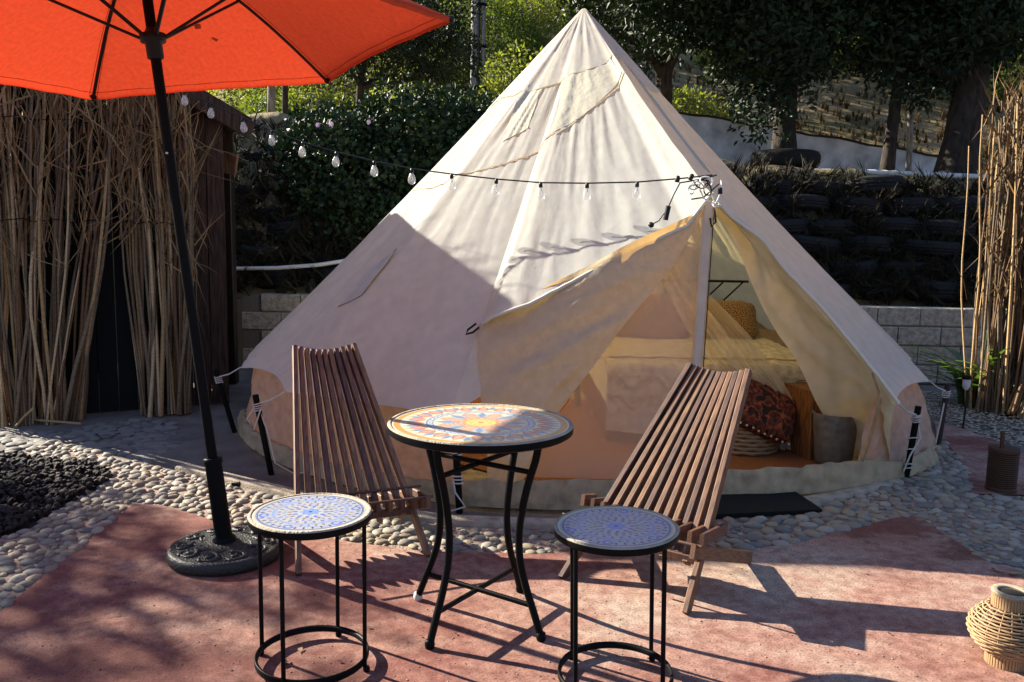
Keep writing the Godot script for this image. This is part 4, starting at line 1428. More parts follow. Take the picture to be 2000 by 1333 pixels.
	part("groundsheet", mb.commit(), M.groundsheet, o)
	mb = MB.new()
	var ring := PackedVector2Array()
	for k in 72:
		var deg := -180.0 + 5.0 * k
		var p := around(deg, base_r(deg) - 0.02, 0)
		ring.append(Vector2(p.x, p.z))
	mb.poly(ring, 0.012)
	part("floor_sheet", mb.commit(), M.groundsheet, o)
	# left door flap, pulled back to the toggle
	var foot := around(-14.5, 2.44, 0.115)
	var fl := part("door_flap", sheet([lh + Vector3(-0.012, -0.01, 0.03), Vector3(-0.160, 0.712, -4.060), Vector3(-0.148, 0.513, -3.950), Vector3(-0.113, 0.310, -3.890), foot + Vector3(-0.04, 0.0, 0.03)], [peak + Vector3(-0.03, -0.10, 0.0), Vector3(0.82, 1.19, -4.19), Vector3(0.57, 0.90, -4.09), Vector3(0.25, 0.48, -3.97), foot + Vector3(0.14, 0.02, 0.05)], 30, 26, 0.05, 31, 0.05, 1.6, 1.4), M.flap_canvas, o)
	tag(fl, "cream left flap drawn aside under the hem")
	var tog := MB.new()
	tog.tube([lh + Vector3(-0.005, -0.02, 0.05), lh + Vector3(-0.035, -0.045, 0.07), lh + Vector3(-0.07, -0.055, 0.07), lh + Vector3(-0.06, -0.03, 0.08), lh + Vector3(-0.02, 0.0, 0.06)], 0.006, 5)
	part("toggle", tog.commit(), M.black_plastic, o)
	# insect screen across the left half of the doorway
	var g0 := Vector3(0.905, 0.11, -4.03)
	mb = MB.new()
	var scr := sheet([peak + Vector3(-0.02, -0.08, -0.03), foot + Vector3(0.10, 0.0, -0.06)], [peak + Vector3(0.0, -0.08, -0.03), g0 + Vector3(0.0, -0.01, -0.02)], 20, 20, -0.01, 33, 0.03, 1.2, 1.0)
	part("insect_screen", scr, M.screen_mesh, o)
	# door pole in its canvas sleeve
	mb = MB.new()
	mb.bar(g0 + Vector3(0, -0.06, 0), peak + Vector3(-0.012, -0.05, -0.01), 0.052, 0.030, Vector3(1, 0, -0.15), 0.008)
	part("door_pole", mb.commit(), M.canvas, o)
	mb = MB.new()
	mb.tube([g0 + Vector3(0.033, -0.06, 0.012), peak + Vector3(0.018, -0.05, 0.0)], 0.003, 5)
	part("zip", mb.commit(), M.rust, o)
	# right flap, folded out
	var inner := [Vector3(1.023, 1.47, -4.275), Vector3(1.105, 1.388, -4.313), Vector3(1.196, 1.262, -4.36), Vector3(1.278, 1.106, -4.416), Vector3(1.374, 0.949, -4.471), Vector3(1.476, 0.807, -4.519), Vector3(1.578, 0.695, -4.556), Vector3(1.659, 0.573, -4.595), Vector3(1.747, 0.424, -4.642), Vector3(1.831, 0.30, -4.68), Vector3(1.95, 0.175, -4.716), Vector3(2.06, 0.10, -4.70)]
	var outer := []
	for k in 9:
		outer.append(polyline(hem_r, k / 8.0) + Vector3(-0.01, -0.012, -0.02))
	outer.append(Vector3(2.09, 0.30, -4.42))
	outer.append(Vector3(2.14, 0.10, -4.50))
	var fr := part("door_flap", sheet(outer, inner, 44, 22, 0.055, 35, 0.06, 1.1, 1.2), M.canvas, o)
	tag(fr, "pale right flap folded out and hanging loose")
	mb = MB.new()
	mb.tube([Vector3(1.836, 0.665, -4.120), Vector3(1.881, 0.566, -4.130), Vector3(1.895, 0.453, -4.160), Vector3(1.890, 0.290, -4.220), Vector3(1.886, 0.163, -4.280)], 0.016, 6, true, 0.3)
	part("door_strap", mb.commit(), M.groundsheet, o)
	# centre pole
	mb = MB.new()
	mb.tube([Vector3(0.52, 0.01, -6.33), Vector3(0.49, 2.98, -6.33)], 0.025, 10)
	part("centre_pole", mb.commit(), M.pole_grey, o)
	# guy stakes of black bar, each with its rope
	var stakes := [[Vector3(-1.854, 0.000, -5.376), Vector3(-1.955, 0.395, -5.36), eave(-63.0), "black stake at the far left tent corner, rope knotted on top"], [Vector3(-1.336, 0.000, -4.449), Vector3(-1.40, 0.415, -4.42), eave(-42.0), "black stake left of the left chair, with a white rope trailing"], [Vector3(-0.240, -0.000, -3.826), Vector3(-0.262, 0.34, -3.84), around(-18.5, 2.62, 0.47), "black stake behind the bistro table, rope wound round its lower half"], [Vector3(2.247, 0.000, -4.517), Vector3(2.275, 0.40, -4.50), corner, "leaning black stake lashed with white rope at the right tent wall"], [Vector3(2.828, 0.000, -5.291), Vector3(2.85, 0.40, -5.28), eave(60.0), "rusty brown stake at the far right tent corner"]]
	for k in stakes.size():
		var s = stakes[k]
		mb = MB.new()
		var dir: Vector3 = (s[1] - s[0]).normalized()
		mb.tube([s[0] - dir * 0.05, s[0].lerp(s[1], 0.5), s[1] + dir * 0.02], [0.017, 0.018, 0.018], 8)
		solo("tent_stake", mb.commit(), M.rust if k == 4 else M.black_metal, s[3], "stake", Transform3D(), "stakes holding the tent guys")
		mb = MB.new()
		var tp: Vector3 = s[1] - dir * 0.03
		mb.tube([s[2], s[2].lerp(tp, 0.5) + Vector3(0, -0.012, 0), tp], 0.0045, 6)
		for w in 4:
			var rp := []
			for q in 9:
				var a := TAU * q / 8
				rp.append(tp + dir * (-0.012 * w) + Vector3(cos(a) * 0.023, 0.004 * sin(a * 2), sin(a) * 0.023))
			mb.tube(rp, 0.0036, 5)
		if k == 1:
			mb.tube([tp, tp + Vector3(-0.05, -0.08, 0.02), tp + Vector3(-0.01, -0.14, 0.03), tp + Vector3(0.03, -0.02, 0.03)], 0.0045, 5)
			mb.tube([tp, s[0] + Vector3(0.0, 0.22, 0.03), s[0] + Vector3(0.04, 0.06, 0.05), s[0] + Vector3(0.14, 0.006, 0.06), s[0] + Vector3(0.30, 0.004, 0.03)], 0.0045, 5)
		if k == 2:
			for w in 3:
				var rp := []
				for q in 9:
					var a := TAU * q / 8
					rp.append(s[0].lerp(s[1], 0.5 - 0.05 * w) + Vector3(cos(a) * 0.025, 0.004 * sin(a), sin(a) * 0.025))
				mb.tube(rp, 0.004, 5)
			mb.tube([s[0].lerp(s[1], 0.45) + Vector3(-0.02, 0, 0.02), s[0] + Vector3(-0.02, 0.1, 0.03), s[0] + Vector3(0.03, 0.03, 0.03), s[0] + Vector3(-0.07, 0.004, 0.05)], 0.005, 5)
		if k == 3:
			for w in 5:
				var rp := []
				for q in 9:
					var a := TAU * q / 8
					rp.append(s[0].lerp(s[1], [0.14, 0.20, 0.42, 0.58, 0.88][w]) + Vector3(cos(a) * 0.024, 0.012 * sin(a), sin(a) * 0.024))
				mb.tube(rp, 0.0036, 5)
			mb.tube([tp, s[0].lerp(s[1], 0.6) + Vector3(0.03, 0, 0.02), s[0].lerp(s[1], 0.35) + Vector3(-0.015, 0, 0.03), s[0].lerp(s[1], 0.12) + Vector3(-0.03, 0, 0.02)], 0.005, 5)
		if k == 4:
			mb.tube([tp, s[0].lerp(s[1], 0.5) + Vector3(-0.02, 0, 0.02), s[0] + Vector3(-0.03, 0.02, 0.02)], 0.006, 5)
		part("guy_rope", mb.commit(), M.rope, o)


func cushion(c: Vector3, s: Vector3, sd: int) -> ArrayMesh:
	var n := FastNoiseLite.new()
	n.seed = sd
	n.frequency = 1.2
	var rows := []
	for r in 13:
		var a := -PI / 2 + PI * r / 12
		var ring := PackedVector3Array()
		for k in 24:
			var t := TAU * k / 24
			var cx := signf(cos(t)) * pow(absf(cos(t)), 0.45)
			var cz := signf(sin(t)) * pow(absf(sin(t)), 0.45)
			var f := pow(maxf(cos(a), 0.0), 0.5)
			var p := Vector3(cx * f, sin(a), cz * f)
			ring.append(p * s * 0.5 * (1.0 + 0.10 * n.get_noise_3dv(p * 1.5)))
		rows.append(ring)
	var mb := MB.new()
	mb.grid(rows, true)
	for k in mb.v.size():
		mb.v[k] += c
	return mb.commit()


func tent_inside() -> void:
	# rug
	var mb := MB.new()
	mb.poly(PackedVector2Array([Vector2(0.1, -4.25), Vector2(1.0, -4.30), Vector2(1.55, -4.45), Vector2(2.0, -4.8), Vector2(2.35, -5.5), Vector2(2.3, -6.6), Vector2(-0.6, -6.6), Vector2(-0.8, -5.0)]), 0.022)
	solo("rug", mb.commit(), M.rug, "rust orange rug on the tent floor", "rug")
	# bed
	var bed := thing("bed", "low bed with a cream throw inside the tent doorway", "bed", Vector3(1.33, 0, -6.15))
	mb = MB.new()
	mb.box(Vector3(0, 0.12, 0), Vector3(1.42, 0.22, 1.95), 0.02)
	part("bed_base", mb.commit(), M.orange_wood, bed)
	mb = MB.new()
	mb.box(Vector3(0, 0.37, 0), Vector3(1.40, 0.26, 1.93), 0.05)
	part("mattress", mb.commit(), M.linen_white, bed)
	var n := FastNoiseLite.new()
	n.seed = 5
	n.frequency = 1.0
	var rows := []
	for r in 34:
		var row := PackedVector3Array()
		for k in 25:
			var t := k / 24.0
			var z := -0.55 + 1.55 * minf(1.0, r / 20.0)
			var y := 0.535
			if r > 20:
				y -= 0.034 * (r - 20)
				z += 0.012 * sin(t * 22.0) * (r - 20) / 13.0 + 0.012
			row.append(Vector3(lerpf(-0.72, 0.74, t), y + 0.02 * n.get_noise_2d(t * 6.0, r * 0.35), z))
		rows.append(row)
	mb = MB.new()
	mb.grid(rows)
	part("throw", mb.commit(), M.bed_linen, bed)
	mb = MB.new()
	for lane in 3:
		var path := []
		for k in 25:
			path.append(Vector3(-0.70 + 1.42 * k / 24.0, [0.55, 0.42, 0.30][lane] + 0.035 * (1.0 if k % 4 < 2 else -1.0) * (0.2 if lane == 0 else 1.0), [0.80, 1.03, 1.04][lane] + (0.07 * (1.0 if k % 4 < 2 else -1.0) if lane == 0 else 0.0)))
		mb.tube(path, 0.006, 4)
	part("tassel_trim", mb.commit(), M.tassel, bed)
	mb = MB.new()
	for k in 9:
		mb.bar(Vector3(-0.68 + 0.17 * k, 0.3, -1.0), Vector3(-0.68 + 0.17 * ((k + 4) % 9), 0.98, -1.0), 0.018, 0.012, Vector3.BACK, 0.002)
	mb.bar(Vector3(-0.72, 0.98, -1.0), Vector3(0.72, 0.98, -1.0), 0.03, 0.02, Vector3.BACK, 0.003)
	part("headboard", mb.commit(), M.dark_wood_frame, bed)
	solo("pillow", cushion(Vector3.ZERO, Vector3(0.62, 0.20, 0.36), 3), M.leopard, "brown patterned pillow on the bed right of the door pole", "pillow", Transform3D(Basis(Vector3.RIGHT, 1.15), Vector3(1.72, 0.66, -6.75)), "pillows on the bed")
	solo("pillow", cushion(Vector3.ZERO, Vector3(0.78, 0.22, 0.42), 4), M.linen_mauve, "mauve pillow seen through the insect screen", "pillow", Transform3D(Basis(Vector3.RIGHT, 1.1), Vector3(1.05, 0.68, -6.72)), "pillows on the bed")
	solo("pillow", cushion(Vector3.ZERO, Vector3(0.7, 0.2, 0.5), 6), M.linen_white, "white pillow behind the mauve one at the head of the bed", "pillow", Transform3D(Basis(Vector3.RIGHT, 1.3), Vector3(0.95, 0.78, -6.95)), "pillows on the bed")
	# woven seagrass basket with a printed cushion leaning on it
	var bk := thing("basket", "wide woven basket at the foot of the bed", "basket", Vector3(1.470, 0.020, -4.717) + Vector3(0, 0, -0.30))
	for k in 9:
		mb = MB.new()
		var path := []
		for q in 25:
			var a := TAU * q / 24
			path.append(Vector3(cos(a) * 0.19, 0.02 + 0.026 * k + 0.004 * sin(a * 11.0 + k * PI), sin(a) * 0.16))
		mb.tube(path, 0.0145, 5)
		part("coil", mb.commit(), M.wicker, bk)
	var cu := thing("cushion", "black and orange swirl printed cushion with beaded edge leaning on the woven basket", "cushion")
	cu.transform = Transform3D(Basis(Vector3.BACK, -0.42) * Basis(Vector3.RIGHT, 0.85), Vector3(1.511, 0.280, -4.800) + Vector3(0.02, 0.02, -0.12))
	part("cover", cushion(Vector3.ZERO, Vector3(0.46, 0.17, 0.34), 8), M.swirl_print, cu)
	mb = MB.new()
	mb.lathe([Vector2(0.0005, 0.009), Vector2(0.006, 0.006), Vector2(0.008, 0.0), Vector2(0.006, -0.006), Vector2(0.0005, -0.009)], 8)
	var bead := mb.commit()
	for k in 11:
		part("bead", bead, M.bead, cu, Transform3D(Basis(), Vector3(-0.20 + 0.04 * k, 0.02 + 0.004 * sin(k * 2.0), 0.168)))
	# nightstand edge and bin
	mb = MB.new()
	mb.box(Vector3.ZERO, Vector3(0.16, 0.42, 0.30), 0.008)
	solo("bed_box", mb.commit(), M.orange_wood, "orange brown wooden box at the right end of the bed", "wooden box", Transform3D(Basis(Vector3.UP, 0.25), Vector3(1.810, 0.020, -4.739) + Vector3(0.02, 0.21, -0.22)))
	mb = MB.new()
	mb.lathe([Vector2(0.001, 0.005), Vector2(0.105, 0.0), Vector2(0.128, 0.27), Vector2(0.136, 0.285), Vector2(0.130, 0.292), Vector2(0.120, 0.28), Vector2(0.10, 0.02), Vector2(0.001, 0.02)], 28)
	solo("bin", mb.commit(), M.bin, "grey round waste bin beside the right door flap", "waste bin", Transform3D(Basis(), Vector3(1.911, 0.020, -4.625) + Vector3(0.0, 0.02, -0.10)))
	# mosquito net falling from the centre pole over the bed
	var net := thing("mosquito_net", "sheer gathered net hanging over the bed inside the doorway", "mosquito net")
	var top := Vector3(0.80, 1.55, -5.55)
	var folds := [[Vector3(1.42, 0.72, -4.95), Vector3(1.80, 0.04, -4.93)], [Vector3(1.25, 0.78, -5.02), Vector3(1.62, 0.10, -4.98)]]
	for k in 2:
		var a := [top + Vector3(0.08, 0.05, 0), top.lerp(folds[k][0], 0.5) + Vector3(0.05, -0.06, 0.0), folds[k][0] + Vector3(0.03, 0.03, 0), folds[k][0].lerp(folds[k][1], 0.5) + Vector3(0.10, 0.02, 0), folds[k][1] + Vector3(0.06, 0, 0)]
		var b := [top + Vector3(0.0, -0.05, 0), top.lerp(folds[k][0], 0.5) + Vector3(-0.04, -0.16, 0.0), folds[k][0] + Vector3(-0.12, -0.10, 0), folds[k][0].lerp(folds[k][1], 0.5) + Vector3(-0.06, -0.02, 0), folds[k][1] + Vector3(-0.22, 0, 0)]
		part("drape", sheet(a, b, 30, 14, 0.03, 50 + k, 0.10, 0.5, 6.0), M.net, net)


# ---------------------------------------------------------------- string lights
func string_lights() -> void:
	var o := thing("string_lights", "string of clear teardrop bulbs from the shed to the tent door peak", "string lights")
	var cord := [Vector3(-2.62, 2.50, -5.95), Vector3(-2.244, 2.279, -5.449), Vector3(-2.130, 2.215, -5.407), Vector3(-1.935, 2.127, -5.334), Vector3(-1.711, 2.033, -5.251), Vector3(-1.505, 1.946, -5.174), Vector3(-1.296, 1.872, -5.096), Vector3(-1.073, 1.809, -5.013), Vector3(-0.831, 1.750, -4.922), Vector3(-0.599, 1.703, -4.836), Vector3(-0.361, 1.670, -4.747), Vector3(-0.102, 1.639, -4.651), Vector3(0.142, 1.617, -4.560), Vector3(0.389, 1.612, -4.468), Vector3(0.644, 1.616, -4.373), Vector3(0.856, 1.632, -4.294), Vector3(1.005, 1.648, -4.238)]
	var mb := MB.new()
	mb.tube(cord, 0.0042, 5)
	part("cord", mb.commit(), M.black_plastic, o)
	var glass := MB.new()
	glass.lathe([Vector2(0.010, -0.026), Vector2(0.014, -0.036), Vector2(0.021, -0.052), Vector2(0.026, -0.068), Vector2(0.0265, -0.080), Vector2(0.022, -0.094), Vector2(0.012, -0.103), Vector2(0.001, -0.106)], 14)
	var gm := glass.commit()
	var sock := MB.new()
	sock.lathe([Vector2(0.001, 0.004), Vector2(0.010, 0.0), Vector2(0.012, -0.012), Vector2(0.0125, -0.030), Vector2(0.001, -0.031)], 10)
	var sm := sock.commit()
	var fil := MB.new()
	fil.tube([Vector3(0, -0.03, 0), Vector3(0.003, -0.05, 0), Vector3(0.009, -0.07, 0), Vector3(0, -0.085, 0.006), Vector3(-0.009, -0.07, 0), Vector3(-0.003, -0.05, 0), Vector3(0, -0.032, 0)], 0.0022, 4)
	var fm := fil.commit()
	for k in range(2, 15):
		var tilt := Basis(Vector3(rf(-1, 1), 0, rf(-1, 1)).normalized(), rf(0.0, 0.16))
		var b := part("bulb", gm, M.bulb_glass, o, Transform3D(tilt * Basis.from_scale(Vector3.ONE * 0.86), cord[k]))
		part("socket", sm, M.black_plastic, b)
		part("filament", fm, M.foot_cap, b)
	# slack end tied up at the door peak
	var pk := Vector3(0.985, 1.60, -4.215)
	for q in [[-0.055, -0.005, 0.060, 0.034, 0.3, 0.1], [-0.085, -0.012, 0.045, 0.03, -0.2, 0.5], [-0.03, 0.005, 0.055, 0.045, 0.1, -0.4], [-0.10, -0.03, 0.05, 0.022, 0.5, 0.9], [-0.02, -0.03, 0.03, 0.05, -0.3, 0.2], [0.02, -0.105, 0.022, 0.028, 0.2, 0.0], [0.035, -0.10, 0.026, 0.022, -0.4, 0.6]]:
		var path := []
		for k in 25:
			var a := TAU * k / 20.0
			var v := Vector3(cos(a) * q[2] * 0.6, sin(a) * q[3] * 0.6, 0.012 * sin(a * 2.0 + q[5]) + 0.0008 * k)
			path.append(pk + Vector3(q[0], q[1], 0.055) + v.rotated(Vector3.BACK, q[5]).rotated(Vector3.UP, q[4]))
		mb = MB.new()
		mb.tube(path, 0.0036, 5)
		part("tied_cable", mb.commit(), M.black_plastic if absf(q[4]) == 0.3 else M.white_cable, o)
	mb = MB.new()
	mb.tube([pk + Vector3(-0.02, -0.02, 0.05), pk + Vector3(0.01, -0.07, 0.06), pk + Vector3(0.02, -0.11, 0.05)], 0.0045, 5)
	mb.tube([pk + Vector3(-0.06, -0.03, 0.06), pk + Vector3(-0.04, -0.075, 0.065), pk + Vector3(0.015, -0.10, 0.06)], 0.0045, 5)
	mb.tube([pk + Vector3(0.05, 0.02, 0.04), pk + Vector3(0.055, -0.03, 0.05), pk + Vector3(0.03, -0.09, 0.05)], 0.0045, 5)
	part("tied_cable", mb.commit(), M.white_cable, o)
	mb = MB.new()
	mb.tube([pk + Vector3(0.03, 0.045, 0.02), pk + Vector3(-0.05, 0.02, 0.05), pk + Vector3(-0.16, 0.0, 0.06), pk + Vector3(-0.19, -0.06, 0.06), pk + Vector3(-0.22, -0.13, 0.07)], 0.004, 5)
	mb.tube([pk + Vector3(0.04, 0.0, 0.04), pk + Vector3(-0.04, -0.07, 0.06), pk + Vector3(-0.10, -0.08, 0.06)], 0.004, 5)
	mb.tube([pk + Vector3(-0.22, -0.13, 0.07), pk + Vector3(-0.26, -0.19, 0.07), pk + Vector3(-0.29, -0.205, 0.07)], 0.003, 5)
	part("tail_cord", mb.commit(), M.black_plastic, o)
	mb = MB.new()
	mb.bar(Vector3(-0.228, -0.185, 0.075) + pk, Vector3(-0.215, -0.115, 0.075) + pk, 0.024, 0.018, Vector3.RIGHT, 0.005)
	part("plug", mb.commit(), M.black_plastic, o)
	mb = MB.new()
	mb.lathe([Vector2(0.001, 0.012), Vector2(0.012, 0.008), Vector2(0.016, 0.0), Vector2(0.012, -0.008), Vector2(0.001, -0.012)], 10, Transform3D(Basis(Vector3.RIGHT, 1.2), pk + Vector3(-0.298, -0.21, 0.07)))
	part("end_cap", mb.commit(), M.black_plastic, o)
	for q in [Vector3(-0.165, 0.035, 0.03), Vector3(0.045, -0.02, 0.05), Vector3(-0.09, 0.045, 0.02)]:
		part("spare_socket", sm, M.black_plastic, o, Transform3D(Basis(Vector3.BACK, rf(-0.5, 0.5)), pk + q))
	mb = MB.new()
	mb.tube([pk + Vector3(0.02, -0.13, 0.05), pk + Vector3(0.03, -0.19, 0.05), pk + Vector3(0.01, -0.215, 0.05), pk + Vector3(0.0, -0.17, 0.05)], 0.006, 5)
	part("hook", mb.commit(), M.black_plastic, o)


# ---------------------------------------------------------------- umbrella
func umbrella() -> void:
	var foot := Vector3(-1.155, 0.0, -3.22)
	var centre := Vector3(-1.385, 2.045, -3.225)
	var ax := (centre - foot).normalized()
	var x := (Vector3.RIGHT - ax * ax.x).normalized()
	var z := x.cross(ax)
	var frame := Transform3D(Basis(x, ax, z), foot)
	# cast base stands on the patio by itself
	var base := thing("cast_iron_stand", "round black cast iron stand with scroll relief holding the umbrella pole", "umbrella stand", foot)
	var rows := []
	for r in 20:
		var t := r / 19.0
		var ring := PackedVector3Array()
		for k in 72:
			var a := TAU * k / 72
			var rr: float
			var y: float
			if r == 0:
				rr = 0.222; y = 0.002
			elif r == 1:
				rr = 0.230; y = 0.016
			elif r == 2:
				rr = 0.226; y = 0.036
			else:
				rr = lerpf(0.218, 0.04, (r - 3) / 16.0)
				y = 0.043 + 0.028 * pow(1.0 - rr / 0.22, 0.8)
				y += 0.004 * smoothstep(0.196, 0.202, rr) - 0.003 * smoothstep(0.09, 0.085, rr)
			ring.append(Vector3(cos(a) * rr, y, sin(a) * rr))
		rows.append(ring)
	var mb := MB.new()
	mb.grid(rows, true)
	mb.fan(rows[19], true)
	part("base_plate", mb.commit(), M.cast_iron, base)
	for k in 10:
		mb = MB.new()
		var a0 := TAU * k / 10
		var path := []
		var rad := []
		for q in 18:
			var t := q / 17.0
			var aa := a0 + 0.62 * t + 0.28 * sin(t * TAU)
			var rr := 0.098 + 0.088 * t + 0.012 * sin(t * TAU * 1.5)
			path.append(Vector3(cos(aa) * rr, 0.0425 + 0.028 * pow(1.0 - rr / 0.22, 0.8), sin(aa) * rr))
			rad.append(0.0042 + 0.0062 * sin(PI * t))
		mb.tube(path, rad, 7)
		for w in 2:
			var lf := []
			var lr := []
			for q in 8:
				var t := q / 7.0
				var aa := a0 + 0.30 + 0.32 * w + (0.20 - 0.40 * w) * t
				var rr := 0.135 + 0.028 * w + 0.03 * sin(t * 2.6)
				lf.append(Vector3(cos(aa) * rr, 0.0425 + 0.028 * pow(1.0 - rr / 0.22, 0.8), sin(aa) * rr))
				lr.append(0.002 + 0.007 * sin(PI * t))
			mb.tube(lf, lr, 6)
		part("scroll", mb.commit(), M.cast_iron, base)
	mb = MB.new()
	mb.lathe([Vector2(0.05, 0.06), Vector2(0.046, 0.075), Vector2(0.034, 0.085), Vector2(0.033, 0.39), Vector2(0.037, 0.392), Vector2(0.037, 0.41), Vector2(0.022, 0.412)], 20, Transform3D(Basis(x, ax, z), Vector3.ZERO))
	part("sleeve", mb.commit(), M.black_metal, base)
	mb = MB.new()
	mb.tube([Vector3(0.03, 0.30, 0), Vector3(0.062, 0.30, 0.0)], [0.006, 0.012], 8)
	part("knob", mb.commit(), M.black_metal, base)

	var o := thing("umbrella", "orange red garden umbrella with black pole leaning left", "umbrella", foot)
	o.transform = frame
	mb = MB.new()
	mb.tube([Vector3(0, 0.3, 0), Vector3(0, 2.55, 0)], 0.0195, 14)
	part("pole", mb.commit(), M.black_metal, o)
	var rim := centre.distance_to(foot)
	var R := 1.145
	var apex_y := rim + 0.40
	var run_y := rim - 0.01
	var rot := -0.134
	var vert := func(k: float, rr: float) -> Vector3:
		var t := deg_to_rad(-30 + 60 * k) + rot
		var s := rr / R
		return Vector3(sin(t) * rr, lerpf(apex_y, rim, s) + 0.05 * sin(s * PI), -cos(t) * rr)
	for k in 6:
		rows = []
		for r in 15:
			var s := lerpf(0.02, 1.0, r / 14.0)
			var row := PackedVector3Array()
			for q in 17:
				var t := q / 16.0
				var a: Vector3 = vert.call(k, R * s)
				var b: Vector3 = vert.call(k + 1, R * s)
				var p: Vector3 = a.lerp(b, t)
				var w := sin(t * PI)
				var inward := -Vector3(p.x, 0, p.z).normalized()
				p += inward * 0.055 * w * s * s * s + Vector3(0, -0.012 * w * s * (1.3 - s) + 0.0035 * sin(t * 31.0 + k * 2.0 + s * 3.0) * s * s * (1.0 - w * 0.6) * minf(1.0, w * 4.0), 0)
				row.append(p)
			rows.append(row)
		# turned-down hem
		var hem := PackedVector3Array()
		for q in 17:
			hem.append(rows[14][q] + Vector3(0, -0.018, 0) - Vector3(rows[14][q].x, 0, rows[14][q].z).normalized() * 0.012)
		rows.append(hem)
		mb = MB.new()
		mb.grid(rows)
		var panel := part("canopy_panel", mb.commit(), M.umbrella_fabric, o)
		mb = MB.new()
		var st := []
		for q in 17:
			st.append(rows[13][q].lerp(rows[14][q], 0.62) + Vector3(0, -0.0015, 0))
		mb.tube(st, 0.0014, 4)
		for q in [1, 15]:
			st = []
			for r in 15:
				st.append(rows[r][q].lerp(rows[r][0 if q == 1 else 16], 0.72) + Vector3(0, -0.0015, 0))
			mb.tube(st, 0.0012, 4)
		part("stitching", mb.commit(), M.umbrella_thread, panel)
	for k in 6:
		mb = MB.new()
		var path := []
		for r in 9:
			path.append(vert.call(k, lerpf(0.03, R - 0.01, r / 8.0)) + Vector3(0, -0.014, 0))
		mb.tube(path, 0.0085, 6, true, 0.6)
		var rb := part("rib", mb.commit(), M.dark_wood_frame, o)
		mb = MB.new()
		var tip: Vector3 = vert.call(k, R - 0.02)
		mb.tube([tip + Vector3(0, -0.012, 0), tip * Vector3(1.02, 1, 1.02) + Vector3(0, -0.016, 0)], 0.015, 8)
		part("tip_cap", mb.commit(), M.dark_wood_frame, rb)
		mb = MB.new()
		var s0: Vector3 = vert.call(k, 0.03)
		var j: Vector3 = vert.call(k, 0.52)
		mb.tube([Vector3(s0.x * 1.4, run_y + 0.005, s0.z * 1.4), j + Vector3(0, -0.022, 0)], 0.0085, 6, true, 0.7)
		part("strut", mb.commit(), M.dark_wood_frame, o)
	mb = MB.new()
	mb.lathe([Vector2(0.021, -0.075), Vector2(0.030, -0.07), Vector2(0.031, -0.015), Vector2(0.046, -0.01), Vector2(0.048, 0.018), Vector2(0.030, 0.024), Vector2(0.021, 0.04)], 18, Transform3D(Basis(), Vector3(0, run_y, 0)))
	part("runner", mb.commit(), M.black_plastic, o)
	for q in [[2, 0.62, 0.55, 0.032], [2, 0.70, 0.60, 0.022]]:
		mb = MB.new()
		var c: Vector3 = (vert.call(0, R * q[1]) as Vector3).lerp(vert.call(1, R * q[1]), q[2]) + Vector3(0, 0.004, 0)
		mb.tri(Vector3(-q[3], 0.002, 0), Vector3(q[3], 0.002, 0.004), Vector3(0.004, 0.006, q[3] * 0.7))
		mb.tri(Vector3(-q[3], 0.002, 0), Vector3(q[3], 0.002, 0.004), Vector3(-0.01, 0.004, -q[3] * 0.5))
		solo("canopy_leaf", mb.commit(), M.rust, "leaf scrap lying on the umbrella canopy, " + ("the larger one" if q[3] > 0.03 else "the smaller one nearer the rim"), "leaf", frame * Transform3D(Basis(Vector3.UP, rf(0, TAU)), c))
	mb = MB.new()
	mb.lathe([Vector2(0.045, -0.03), Vector2(0.05, 0.0), Vector2(0.03, 0.03), Vector2(0.012, 0.05), Vector2(0.015, 0.07), Vector2(0.001, 0.085)], 16, Transform3D(Basis(), Vector3(0, apex_y + 0.01, 0)))
	part("finial", mb.commit(), M.black_plastic, o)
	mb = MB.new()
	mb.tube([Vector3(0.0, 1.62, 0.016), Vector3(0.0, 1.62, 0.026)], 0.004, 8)
	part("pin", mb.commit(), M.white_cable, o)


# ---------------------------------------------------------------- painted tops
func leaf_at(r: float, th: float, n: float, r0: float, r1: float, wd: float, off := 0.0) -> float:
	# >0 inside one of n pointed leaves between two radii
	var da := TAU / n
	var a := fposmod(th + off * da, da) - da / 2
	var t := (r - r0) / (r1 - r0)
	if t <= 0.0 or t >= 1.0:
		return -1.0
	var half := wd * sin(PI * pow(t, 0.8))
	return 1.0 - absf(a * r) / maxf(half, 1e-4)


